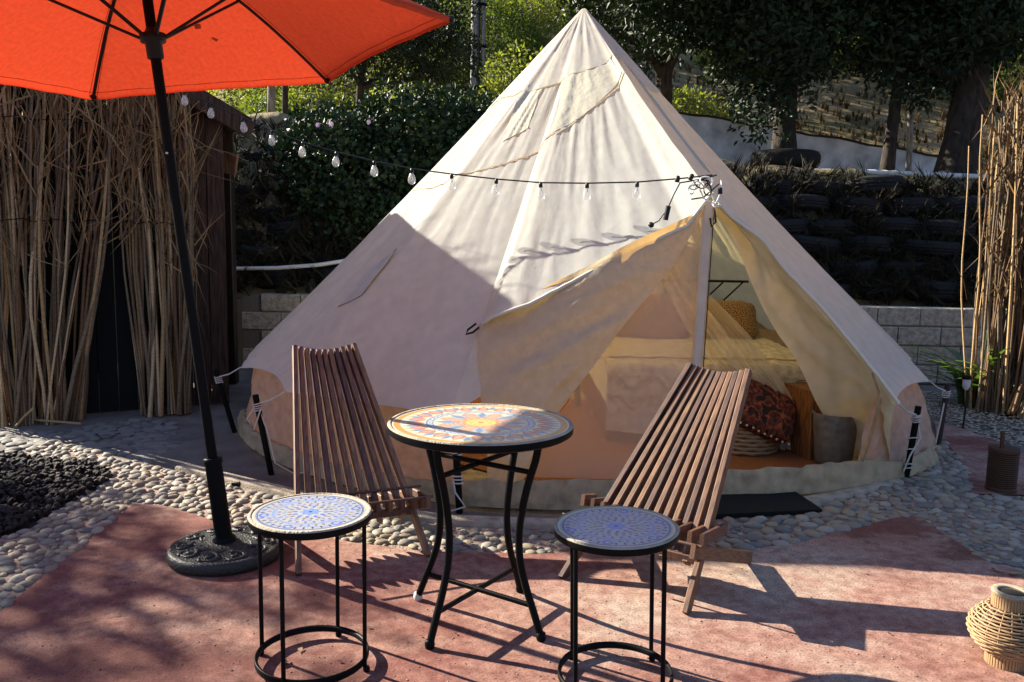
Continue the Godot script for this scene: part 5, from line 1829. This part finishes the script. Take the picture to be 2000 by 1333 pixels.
func table_print() -> ImageTexture:
	var s := 420
	var im := Image.create(s, s, false, Image.FORMAT_RGB8)
	var n := FastNoiseLite.new()
	n.frequency = 0.05
	var cream := Vector3(0.68, 0.62, 0.46)
	var red := Vector3(0.50, 0.14, 0.10)
	var orange := Vector3(0.66, 0.30, 0.06)
	var blue := Vector3(0.16, 0.24, 0.42)
	var sky := Vector3(0.34, 0.46, 0.56)
	var yellow := Vector3(0.80, 0.56, 0.16)
	var olive := Vector3(0.42, 0.40, 0.20)
	for y in s:
		for x in s:
			var p := Vector2((x + 0.5) / s * 2 - 1, (y + 0.5) / s * 2 - 1)
			var r := p.length()
			var th := atan2(p.y, p.x)
			var c := cream
			if r > 0.975:
				c = Vector3(0.74, 0.66, 0.48)
			elif r > 0.915:
				c = orange
			elif r > 0.90:
				c = olive
			elif r > 0.62:
				c = Vector3(0.72, 0.70, 0.54)
				var l := leaf_at(r, th, 22, 0.63, 0.86, 0.10)
				if l > 0.0:
					c = yellow if l < 0.18 else (red if l < 0.62 else Vector3(0.68, 0.34, 0.26))
				l = leaf_at(r, th, 22, 0.70, 0.90, 0.05, 0.5)
				if l > 0.0:
					c = blue if l > 0.45 else sky
				l = leaf_at(r, th, 44, 0.82, 0.90, 0.022, 0.5)
				if l > 0.1:
					c = olive
			elif r > 0.535:
				c = Vector3(0.56, 0.63, 0.66)
				if r > 0.60 or r < 0.55 or absf(r - 0.575 - 0.018 * sin(th * 40.0)) < 0.008:
					c = blue
			elif r > 0.20:
				var l := leaf_at(r, th, 8, 0.17, 0.53, 0.12)
				if l > 0.0:
					c = red if l < 0.12 else (Vector3(0.66, 0.30, 0.20) if l < 0.55 else Vector3(0.74, 0.42, 0.28))
					if absf(sin(r * 60.0)) < 0.25 and l > 0.2:
						c = red
				l = leaf_at(r, th, 8, 0.27, 0.52, 0.075, 0.5)
				if l > 0.0:
					c = sky if l < 0.5 else blue
				l = leaf_at(r, th, 16, 0.40, 0.53, 0.03, 0.5)
				if l > 0.0 and c == cream:
					c = olive
			else:
				c = yellow if r > 0.035 else red
				if r > 0.17:
					c = orange
				if absf(r - 0.11 - 0.02 * cos(th * 12.0)) < 0.008:
					c = orange
			c = c.lerp(Vector3(0.62, 0.56, 0.44), 0.10) * 0.86
			c *= 0.93 + 0.2 * n.get_noise_2d(x * 3, y * 3) + 0.12 * n.get_noise_2d(x * 11, y * 11)
			im.set_pixel(x, y, lin(c.x, c.y, c.z))
	im.resize(840, 840, Image.INTERPOLATE_CUBIC)
	return ImageTexture.create_from_image(im)


func stool_print() -> ImageTexture:
	var s := 380
	var im := Image.create(s, s, false, Image.FORMAT_RGB8)
	var n := FastNoiseLite.new()
	n.frequency = 0.05
	var cream := Vector3(0.43, 0.42, 0.38)
	var blue := Vector3(0.10, 0.17, 0.50)
	var soft := Vector3(0.24, 0.31, 0.50)
	var brown := Vector3(0.24, 0.16, 0.13)
	var navy := Vector3(0.045, 0.06, 0.16)
	for y in s:
		for x in s:
			var p := Vector2((x + 0.5) / s * 2 - 1, (y + 0.5) / s * 2 - 1)
			var r := p.length()
			var th := atan2(p.y, p.x)
			var c := cream
			if r > 0.97:
				c = Vector3(0.66, 0.58, 0.44)
			elif r > 0.93:
				c = cream
			elif r > 0.895:
				c = navy if r < 0.91 or r > 0.922 else soft
			elif r > 0.66:
				c = cream.lerp(soft, clampf(0.35 + 1.1 * n.get_noise_2d(x * 5, y * 5), 0.0, 0.8))
				# scrolls with sprigs
				var a := fposmod(th, TAU / 6) - PI / 6
				var q := Vector2(a * 0.78, r - 0.78)
				var w := q.length()
				var spir := absf(w - 0.045 - 0.028 * fposmod(atan2(q.y, q.x) + 3.2, TAU) / TAU * 1.6)
				if w < 0.125 and spir < 0.022:
					c = blue
				elif absf(q.y - 0.055 * sin(a * 6.0)) < 0.022 and w > 0.1:
					c = soft
				var l := leaf_at(r, th, 36, 0.67, 0.775, 0.022)
				if l > 0.0 and w > 0.12:
					c = brown
				l = leaf_at(r, th, 36, 0.785, 0.89, 0.024, 0.5)
				if l > 0.0 and w > 0.12:
					c = navy if l > 0.4 else brown
			elif r > 0.60:
				c = soft if r < 0.655 else blue
			elif r > 0.22:
				c = cream.lerp(soft, clampf(0.8 * n.get_noise_2d(x * 6 + 90, y * 6), 0.0, 0.6)).lerp(soft, 0.45 * (0.5 + 0.5 * sin(th * 12.0)))
				for ringk in 4:
					var l := leaf_at(r, th, [12, 18, 24, 24][ringk], [0.22, 0.32, 0.41, 0.50][ringk], [0.34, 0.42, 0.50, 0.595][ringk], [0.034, 0.030, 0.028, 0.030][ringk], [0.0, 0.5, 0.25, 0.75][ringk])
					if l > 0.0:
						c = [blue, brown, soft * 0.8, brown.lerp(blue, 0.5)][ringk]
			else:
				var l := leaf_at(r, th, 8, 0.02, 0.215, 0.052)
				if l > 0.0:
					c = blue if l < 0.35 or absf(l - 0.75) < 0.06 else Vector3(0.22, 0.32, 0.66)
				if r < 0.035:
					c = navy
			c *= 0.93 + 0.14 * n.get_noise_2d(x * 3, y * 3)
			im.set_pixel(x, y, lin(c.x, c.y, c.z))
	im.resize(760, 760, Image.INTERPOLATE_CUBIC)
	return ImageTexture.create_from_image(im)


func disc(r: float, y: float) -> ArrayMesh:
	var mb := MB.new()
	var c := mb.vert(Vector3(0, y, 0), Vector2(0.5, 0.5))
	for k in 64:
		var a := TAU * k / 64
		mb.vert(Vector3(cos(a) * r, y, sin(a) * r), Vector2(0.5 + 0.5 * cos(a), 0.5 + 0.5 * sin(a)))
	for k in 64:
		mb.i.append_array([c, 1 + k, 1 + (k + 1) % 64])
	return mb.commit()


func bistro_table() -> void:
	var tm := mat("table_print", Color.WHITE, 0.35, {"tex": table_print(), "uv": true, "bump": T.bumpfine, "depth": 0.04, "coat": 0.3, "coatrough": 0.25})
	tm.uv1_scale = Vector3.ONE
	var o := thing("bistro_table", "round bistro table with colourful painted top and curved black legs", "table", Vector3(-0.10, 0, -2.70))
	part("painted_top", disc(0.298, 0.6905), tm, o)
	var mb := MB.new()
	mb.lathe([Vector2(0.001, 0.664), Vector2(0.302, 0.662), Vector2(0.311, 0.668), Vector2(0.312, 0.687), Vector2(0.308, 0.6925), Vector2(0.298, 0.690)], 72)
	part("rim", mb.commit(), M.black_metal, o)
	mb = MB.new()
	mb.lathe([Vector2(0.2985, 0.6903), Vector2(0.301, 0.6935), Vector2(0.308, 0.6935), Vector2(0.3115, 0.689)], 72)
	part("edge_band", mb.commit(), M.cement, o)
	var prof := [[0.238, 0.664], [0.226, 0.60], [0.200, 0.52], [0.178, 0.43], [0.166, 0.34], [0.172, 0.25], [0.196, 0.17], [0.230, 0.09], [0.262, 0.012]]
	var angs := [deg_to_rad(124), deg_to_rad(211), deg_to_rad(36), deg_to_rad(304)]
	for k in 4:
		var d := Vector3(cos(angs[k]), 0, sin(angs[k]))
		var cv := Curve3D.new()
		var path := []
		for q in prof:
			path.append(d * q[0] + Vector3(0, q[1], 0))
		mb = MB.new()
		var fine := []
		for q in 33:
			var t := q / 32.0 * 8.0
			var j := int(minf(floor(t), 7))
			fine.append(path[j].cubic_interpolate(path[j + 1], path[maxi(j - 1, 0)], path[mini(j + 2, 8)], t - j))
		mb.tube(fine, 0.0125, 8)
		var lg := part("leg", mb.commit(), M.black_metal, o)
		mb = MB.new()
		mb.lathe([Vector2(0.001, 0.0), Vector2(0.014, 0.0), Vector2(0.017, 0.012), Vector2(0.0145, 0.026), Vector2(0.001, 0.027)], 12, Transform3D(Basis(), d * 0.262))
		part("foot", mb.commit(), M.foot_cap if k == 1 else M.black_metal, lg)
	for lvl in [[0.553, 0.212], [0.105, 0.224]]:
		for k in 2:
			var a: Vector3 = Vector3(cos(angs[0 if k == 0 else 1]), 0, sin(angs[0 if k == 0 else 1])) * lvl[1] + Vector3(0, lvl[0] + 0.003 * k, 0)
			var b: Vector3 = Vector3(cos(angs[3 if k == 0 else 2]), 0, sin(angs[3 if k == 0 else 2])) * lvl[1] + Vector3(0, lvl[0] + 0.003 * k, 0)
			mb = MB.new()
			mb.bar(a, b, 0.016, 0.014, Vector3.UP, 0.003)
			part("cross_brace", mb.commit(), M.black_metal, o)


func stools() -> void:
	var sm := mat("stool_print", Color.WHITE, 0.35, {"tex": stool_print(), "uv": true, "bump": T.bumpfine, "depth": 0.03, "coat": 0.35, "coatrough": 0.22})
	sm.uv1_scale = Vector3.ONE
	var o := thing("plant_stand", "painted round stand standing in sunlight before the left chair, next to the umbrella base", "plant stand", Vector3(-0.596, 0, -2.378), "blue painted stands")
	part("painted_top", disc(0.170, 0.4805), sm, o)
	var mb := MB.new()
	mb.lathe([Vector2(0.001, 0.456), Vector2(0.172, 0.455), Vector2(0.181, 0.460), Vector2(0.182, 0.477), Vector2(0.178, 0.4825), Vector2(0.170, 0.480)], 64)
	part("rim", mb.commit(), M.black_metal, o)
	mb = MB.new()
	mb.lathe([Vector2(0.1703, 0.4803), Vector2(0.172, 0.483), Vector2(0.178, 0.483), Vector2(0.1815, 0.479)], 64)
	part("edge_band", mb.commit(), M.cement, o)
	for k in 4:
		var a := PI / 2 * k
		var d := Vector3(cos(a), 0, sin(a)) * 0.1735
		mb = MB.new()
		mb.tube([d + Vector3(0, 0.006, 0), d + Vector3(0, 0.458, 0)], 0.0068, 8)
		var lg := part("leg", mb.commit(), M.black_metal, o)
		mb = MB.new()
		mb.lathe([Vector2(0.001, 0.0), Vector2(0.009, 0.0), Vector2(0.011, 0.007), Vector2(0.009, 0.015), Vector2(0.001, 0.016)], 10, Transform3D(Basis(), d * 1.03))
		part("foot", mb.commit(), M.black_metal, lg)
	mb = MB.new()
	mb.lathe([Vector2(0.161, 0.022), Vector2(0.169, 0.016), Vector2(0.1715, 0.022), Vector2(0.1715, 0.034), Vector2(0.169, 0.040), Vector2(0.161, 0.034), Vector2(0.161, 0.022)], 64)
	part("base_ring", mb.commit(), M.black_metal, o)
	o.rotation.y = deg_to_rad(-14)
	var c: Node3D = o.duplicate()
	c.name = numbered("plant_stand")
	add_child(c)
	c.position = Vector3(0.325, 0, -2.30)
	c.transform.basis = Basis(Vector3.BACK, deg_to_rad(1.5)) * Basis(Vector3.UP, deg_to_rad(43))
	c.set_meta("label", "painted round stand standing in the shade before the right chair, right of the table")


# ---------------------------------------------------------------- chairs
func make_chair(label: String, A: Vector3, B: Vector3, TB: Vector3, TA: Vector3, sh: float) -> void:
	# A: front foot at the sitter's left as seen in front, B: the other; TA, TB: the top corners
	var mid := (A + B) / 2
	var o := thing("slat_chair", label, "chair", mid, "slatted wooden lounge chairs")
	var a := A - mid
	var b := B - mid
	var ta := TA - mid
	var tb := TB - mid
	var e := (a - b).normalized()
	var rear := ((ta + tb) / 2)
	rear.y = 0
	rear = (rear - e * rear.dot(e)).normalized()
	var n := 11
	for k in n:
		var t := float(k) / (n - 1)
		var sag := 0.028 * sin(t * PI)
		var bot := b.lerp(a, t)
		var top := tb.lerp(ta, t) - Vector3(0, sag, 0) + rear * sag * 0.5
		var low := bot.lerp(top, 0.175 if k % 2 else 0.20) if k != 0 and k != n - 1 else bot
		var up := (top - bot).normalized()
		var face := e.cross(up).normalized()
		var mb := MB.new()
		mb.bar(Vector3.ZERO, Vector3(0, low.distance_to(top), 0), 0.0215, 0.042, Vector3.RIGHT, 0.0025)
		var outer := k == 0 or k == n - 1
		part("back_slat", mb.commit(), [M.chair_wood, M.chair_wood_dark, M.chair_wood_pale, M.chair_wood][(k * 7 + int(sh * 100)) % 4], o, Transform3D(Basis(e, up, e.cross(up)), low + rear * 0.0))
	# seat slats between them
	for k in 12:
		var t := (k - 0.5) / (n - 1.0)
		var base := b.lerp(a, t)
		var f := base + rear * (0.10 if sh < 0.23 else lerpf(0.19, 0.05, k / 11.0)) + Vector3(0, sh, 0)
		var r := base + rear * 0.315 + Vector3(0, sh - 0.03, 0)
		var outer := k == 0 or k == 11
		if outer:
			f += Vector3(0, 0.004, 0)
			r = base + rear * 0.29 + Vector3(0, sh - 0.02, 0)
		var mb := MB.new()
		var up := (r - f).normalized()
		mb.bar(Vector3.ZERO, Vector3(0, f.distance_to(r), 0), 0.0165, 0.046, Vector3.RIGHT, 0.0025)
		part("seat_slat", mb.commit(), M.chair_wood_dark if k % 2 else M.chair_wood, o, Transform3D(Basis(e, up, e.cross(up)), f))
	# rear legs running down from under the seat
	for s in 2:
		var base: Vector3 = (b.lerp(a, -0.09) if s == 0 else b.lerp(a, 1.05))
		var f := base + rear * (0.14 if s == 0 else 0.02) + Vector3(0, 0.177 if s == 0 else 0.225, 0) - e * (0.02 if s == 1 else -0.02)
		var r := base + rear * 0.60 + Vector3(0, 0.022, 0)
		var mb := MB.new()
		var up := (r - f).normalized()
		mb.bar(Vector3.ZERO, Vector3(0, f.distance_to(r), 0), 0.0175, 0.052, Vector3.RIGHT, 0.003)
		part("rear_leg", mb.commit(), M.chair_wood, o, Transform3D(Basis(e, up, e.cross(up)), f))
	# rods that thread the slats
	for q in [[0.30, 0.235], [0.06, 0.24]]:
		var mb := MB.new()
		var c: Vector3 = rear * q[0] * 0.72 + Vector3(0, q[1], 0)
		mb.tube([b.lerp(a, -0.06) + c, b.lerp(a, 1.06) + c], 0.006, 8)
		part("rod", mb.commit(), M.chair_wood_dark, o)
	# stretcher between the front legs
	var sb := MB.new()
	sb.bar(b.lerp(tb, 0.20) - rear * 0.02, a.lerp(ta, 0.20) - rear * 0.02, 0.032, 0.016, Vector3.UP, 0.003)
	part("front_rail", sb.commit(), M.chair_wood_dark, o)


func chairs() -> void:
	make_chair("slatted wooden chair in shade, between the umbrella and the table", Vector3(-0.328, 0, -3.242), Vector3(-0.809, 0, -3.029), Vector3(-1.022, 0.782, -3.815), Vector3(-0.767, 0.782, -3.928), 0.20)
	make_chair("slatted wooden chair with sunlit slats, right of the table", Vector3(0.632, 0, -2.757), Vector3(0.211, 0, -3.048), Vector3(0.766, 0.785, -3.458), Vector3(0.973, 0.785, -3.317), 0.256)


# ---------------------------------------------------------------- lanterns and small things
func lanterns() -> void:
	# round woven lantern
	var at := Vector3(1.579, 0.000, -2.422) + Vector3(0.0, 0, -0.03)
	var o := thing("wicker_lantern", "round woven wicker lantern in the sun at the right front", "lantern", at)
	var body := func(t: float) -> float:
		return 0.050 + 0.062 * pow(sin(PI * clampf(t * 0.93 + 0.05, 0, 1)), 0.75)
	for k in 18:
		var t := (k + 0.5) / 18.0
		var path := []
		for q in 57:
			var a := TAU * q / 56
			path.append(Vector3(cos(a), 0, sin(a)) * (body.call(t) + 0.0025 * sin(a * 10.0 + PI * k)) + Vector3(0, 0.040 + 0.150 * t, 0))
		var mb := MB.new()
		mb.tube(path, 0.0040, 5, true, 0.8)
		part("woven_strand", mb.commit(), M.wicker, o)
	for k in 20:
		var a := TAU * (k + 0.5) / 20
		var path := []
		for q in 11:
			var t := q / 10.0
			path.append(Vector3(cos(a), 0, sin(a)) * body.call(t) + Vector3(0, 0.040 + 0.150 * t, 0))
		var mb := MB.new()
		mb.tube(path, 0.0020, 4)
		part("stake", mb.commit(), M.wicker, o)
	for lvl in 2:
		for k in 40:
			var a := TAU * k / 40
			var mb := MB.new()
			var r := 0.056 if lvl == 0 else 0.052
			var y0 := 0.0 if lvl == 0 else 0.188
			var d := Vector3(cos(a), 0, sin(a)) * r
			mb.bar(d + Vector3(0, y0, 0), d + Vector3(0, y0 + 0.042, 0), 0.0076, 0.005, Vector3(-sin(a), 0, cos(a)), 0.0015)
			part("collar_slat", mb.commit(), M.wicker, o)
	var mb := MB.new()
	mb.lathe([Vector2(0.050, 0.228), Vector2(0.056, 0.228), Vector2(0.057, 0.235), Vector2(0.055, 0.239), Vector2(0.041, 0.239), Vector2(0.038, 0.235), Vector2(0.038, 0.228)], 36)
	part("top_rim", mb.commit(), M.wicker_pale, o)
	mb = MB.new()
	var lining := []
	for k in 13:
		lining.append(Vector2(body.call(k / 12.0) - 0.012, 0.042 + 0.146 * k / 12.0))
	mb.lathe(lining, 28)
	part("inner_shade", mb.commit(), M.wicker_dark, o)
	part("solar_panel", disc(0.0385, 0.234), M.solar_cell, o)
	mb = MB.new()
	mb.lathe([Vector2(0.001, 0.004), Vector2(0.050, 0.004), Vector2(0.052, 0.012), Vector2(0.001, 0.012)], 28)
	part("bottom_plate", mb.commit(), M.wicker, o)
	mb = MB.new()
	mb.lathe([Vector2(0.001, 0.05), Vector2(0.03, 0.05), Vector2(0.032, 0.16), Vector2(0.001, 0.165)], 20)
	part("light_holder", mb.commit(), M.wicker_dark, o)
	# dark cylinder lantern on the red path
	o = thing("cylinder_lantern", "dark brown ribbed cylinder lantern with an upright handle on the red path", "lantern", Vector3(2.668, 0.000, -4.321))
	for k in 17:
		mb = MB.new()
		var path := []
		for q in 31:
			var a := TAU * q / 30
			path.append(Vector3(cos(a), 0, sin(a)) * 0.070 + Vector3(0, 0.022 + 0.0115 * k, 0))
		mb.tube(path, 0.0056, 5)
		part("band", mb.commit(), M.wicker_dark, o)
	for q in [[0.0, 0.022], [0.212, 0.238]]:
		mb = MB.new()
		mb.lathe([Vector2(0.001, q[0]), Vector2(0.074, q[0]), Vector2(0.076, q[0] + 0.004), Vector2(0.076, q[1] - 0.003), Vector2(0.073, q[1]), Vector2(0.001, q[1])], 30)
		part("end_ring", mb.commit(), M.wicker_dark, o)
	mb = MB.new()
	mb.bar(Vector3(-0.012, 0.235, 0), Vector3(-0.018, 0.325, 0), 0.022, 0.014, Vector3.RIGHT, 0.004)
	part("handle", mb.commit(), M.wicker_dark, o)
	mb = MB.new()
	mb.lathe([Vector2(0.001, 0.02), Vector2(0.062, 0.02), Vector2(0.062, 0.21), Vector2(0.001, 0.21)], 24)
	part("liner", mb.commit(), M.black_plastic, o)
	# solar garden light on a stake
	o = thing("garden_light", "small solar garden light on a black stake before the strap-leaved plant", "garden light", Vector3(3.321, 0.000, -5.898))
	mb = MB.new()
	mb.tube([Vector3(0, -0.02, 0), Vector3(0.012, 0.20, 0), Vector3(0.014, 0.28, 0)], [0.006, 0.008, 0.009], 8)
	part("stake", mb.commit(), M.black_plastic, o)
	mb = MB.new()
	mb.lathe([Vector2(0.012, 0.275), Vector2(0.026, 0.30), Vector2(0.028, 0.355), Vector2(0.020, 0.358)], 14)
	part("lens", mb.commit(), M.foot_cap, o)
	mb = MB.new()
	mb.lathe([Vector2(0.001, 0.382), Vector2(0.024, 0.380), Vector2(0.034, 0.366), Vector2(0.034, 0.355), Vector2(0.001, 0.354)], 16)
	part("cap", mb.commit(), M.black_metal, o)


func small_things() -> void:
	# strap-leaved plant before the right reeds
	var o := thing("strap_plant", "clump of dark strap leaves at the foot of the right reed screen", "plant", Vector3(3.881, 0.000, -6.737))
	for k in 64:
		var a := rf(0, TAU)
		var d := Vector3(cos(a), 0, sin(a))
		var l := rf(0.4, 0.85)
		var up := rf(0.55, 0.95)
		var s := Vector3(-d.z, 0, d.x) * rf(0.02, 0.034)
		var mb := MB.new()
		var rows := []
		for q in 8:
			var t := q / 7.0
			var p := d * (0.02 + l * 0.62 * t * t) + Vector3(0, l * up * (t - 0.42 * t * t * t * (1.6 - up)), 0)
			var w := s * (1.0 - pow(t, 3.0)) * (0.75 + 0.5 * sin(t * PI))
			rows.append(PackedVector3Array([p - w, p + Vector3(0, -0.005, 0), p + w]))
		mb.grid(rows)
		part("leaf", mb.commit(), M.blade, o, Transform3D(Basis(), Vector3(rf(-0.10, 0.10), 0, rf(-0.08, 0.08))))
	var fm := MB.new()
	fm.tube([Vector3(0.02, 0.2, 0), Vector3(0.05, 0.75, 0.02), Vector3(0.06, 1.02, 0.02)], [0.006, 0.005, 0.004], 5)
	for k in 14:
		var d := Vector3(rf(-1, 1), rf(-0.5, 1), rf(-1, 1)).normalized()
		fm.tri(Vector3(0.06, 1.02, 0.02), Vector3(0.06, 1.02, 0.02) + d * 0.05 + Vector3(0.008, 0, 0), Vector3(0.06, 1.02, 0.02) + d * 0.05 - Vector3(0.008, 0, 0))
	part("seed_head", fm.commit(), M.blade, o)
	# doormat
	var mb := MB.new()
	var c := [Vector3(0.941, 0.000, -3.770), Vector3(1.039, 0.000, -4.191), Vector3(1.494, 0.000, -4.217), Vector3(1.534, 0.000, -3.883)]
	for k in 4:
		mb.quad(c[k] + Vector3(0, 0.020, 0), c[(k + 1) % 4] + Vector3(0, 0.020, 0), c[(k + 1) % 4], c[k])
	mb.quad(c[0] + Vector3(0, 0.020, 0), c[1] + Vector3(0, 0.022, 0), c[2] + Vector3(0, 0.018, 0), c[3] + Vector3(0, 0.020, 0))
	solo("doormat", mb.commit(), M.doormat, "black doormat on the ground before the tent door", "doormat")
	# grit swept over the patio
	var grit := MB.new()
	grit.lathe([Vector2(0.0005, 0.7), Vector2(0.9, 0.2), Vector2(0.8, -0.3), Vector2(0.0005, -0.4)], 5)
	var gx := []
	var gc := []
	for k in 900:
		var gs := rf(0.0012, 0.0042)
		gx.append(Transform3D(Basis(Vector3.UP, rf(0, TAU)) * Basis.from_scale(Vector3(gs, gs * 0.7, gs)), Vector3(rf(-1.7, 2.2), 0.001, rf(-3.55, -2.1))))
	for k in 17:
		var g := rf(0.06, 0.45)
		gc.append(Color(g, g * 0.8, g * 0.65))
	multi("patio_grit", grit.commit(), M.gravel, gx, gc, self, "stuff")
	# scraps on the patio
	var bits := [[556, 1298, "small crumpled dry leaf inside the left stand's base ring"], [586, 1272, "tiny pale seed husk behind the dry leaf in the left stand's ring"], [720, 1228, "dark leaf bit right of the left stand"], [664, 1295, "brown leaf bit inside the left stand's ring at its right"], [890, 1240, "small dark leaf bit under the table"], [822, 1245, "dark crumb by the table's front left foot"], [1268, 1290, "brown crumb by the right stand's back foot"], [1737, 1240, "dark speck in the shadow strip left of the wicker lantern"], [1690, 1122, "tiny dry leaf on the sunlit strip of patio"], [1985, 1125, "yellow dry leaf at the patio's right edge"], [1950, 1118, "pale dry leaf near the end of the patio's right edge"], [1432, 1157, "dark crumb on the patio behind the right chair"], [213, 1156, "dark crumb on the patio left of the umbrella base"]]
	for k in bits.size():
		var q = bits[k]
		var p := Vector3((q[0] - 1000) / 1600.0, 0, 0)
		p = [Vector3(-0.679, 0.000, -2.367), Vector3(-0.653, 0.000, -2.450), Vector3(-0.464, 0.000, -2.608), Vector3(-0.512, 0.000, -2.382), Vector3(-0.170, 0.000, -2.576), Vector3(-0.283, 0.000, -2.554), Vector3(0.448, 0.000, -2.430), Vector3(1.292, 0.000, -2.629), Vector3(1.428, 0.000, -3.140), Vector3(2.039, 0.000, -3.151), Vector3(1.987, 0.000, -3.185), Vector3(0.849, 0.000, -2.948), Vector3(-1.457, 0.000, -2.858)][k]
		var s: float = [0.020, 0.014, 0.009, 0.009, 0.008, 0.007, 0.008, 0.008, 0.010, 0.030, 0.024, 0.007, 0.006][k]
		mb = MB.new()
		var rows := []
		for r in 5:
			var t := r / 4.0
			var w := s * 0.55 * sin(PI * clampf(t + 0.04, 0, 1))
			rows.append(PackedVector3Array([Vector3(-w, 0.45 * s * rf(0.3, 1.0), (t - 0.5) * 2 * s), Vector3(0, 0.003, (t - 0.5) * 2 * s), Vector3(w, 0.45 * s * rf(0.3, 1.0), (t - 0.5) * 2 * s)]))
		mb.grid(rows)
		solo("fallen_leaf", mb.commit(), M.dry_leaf if k in [0, 1, 8, 9, 10] else M.rust, q[2], "leaf", Transform3D(Basis(Vector3.UP, rf(0, TAU)), p + Vector3(0, 0.003, 0)), "scraps fallen on the patio")
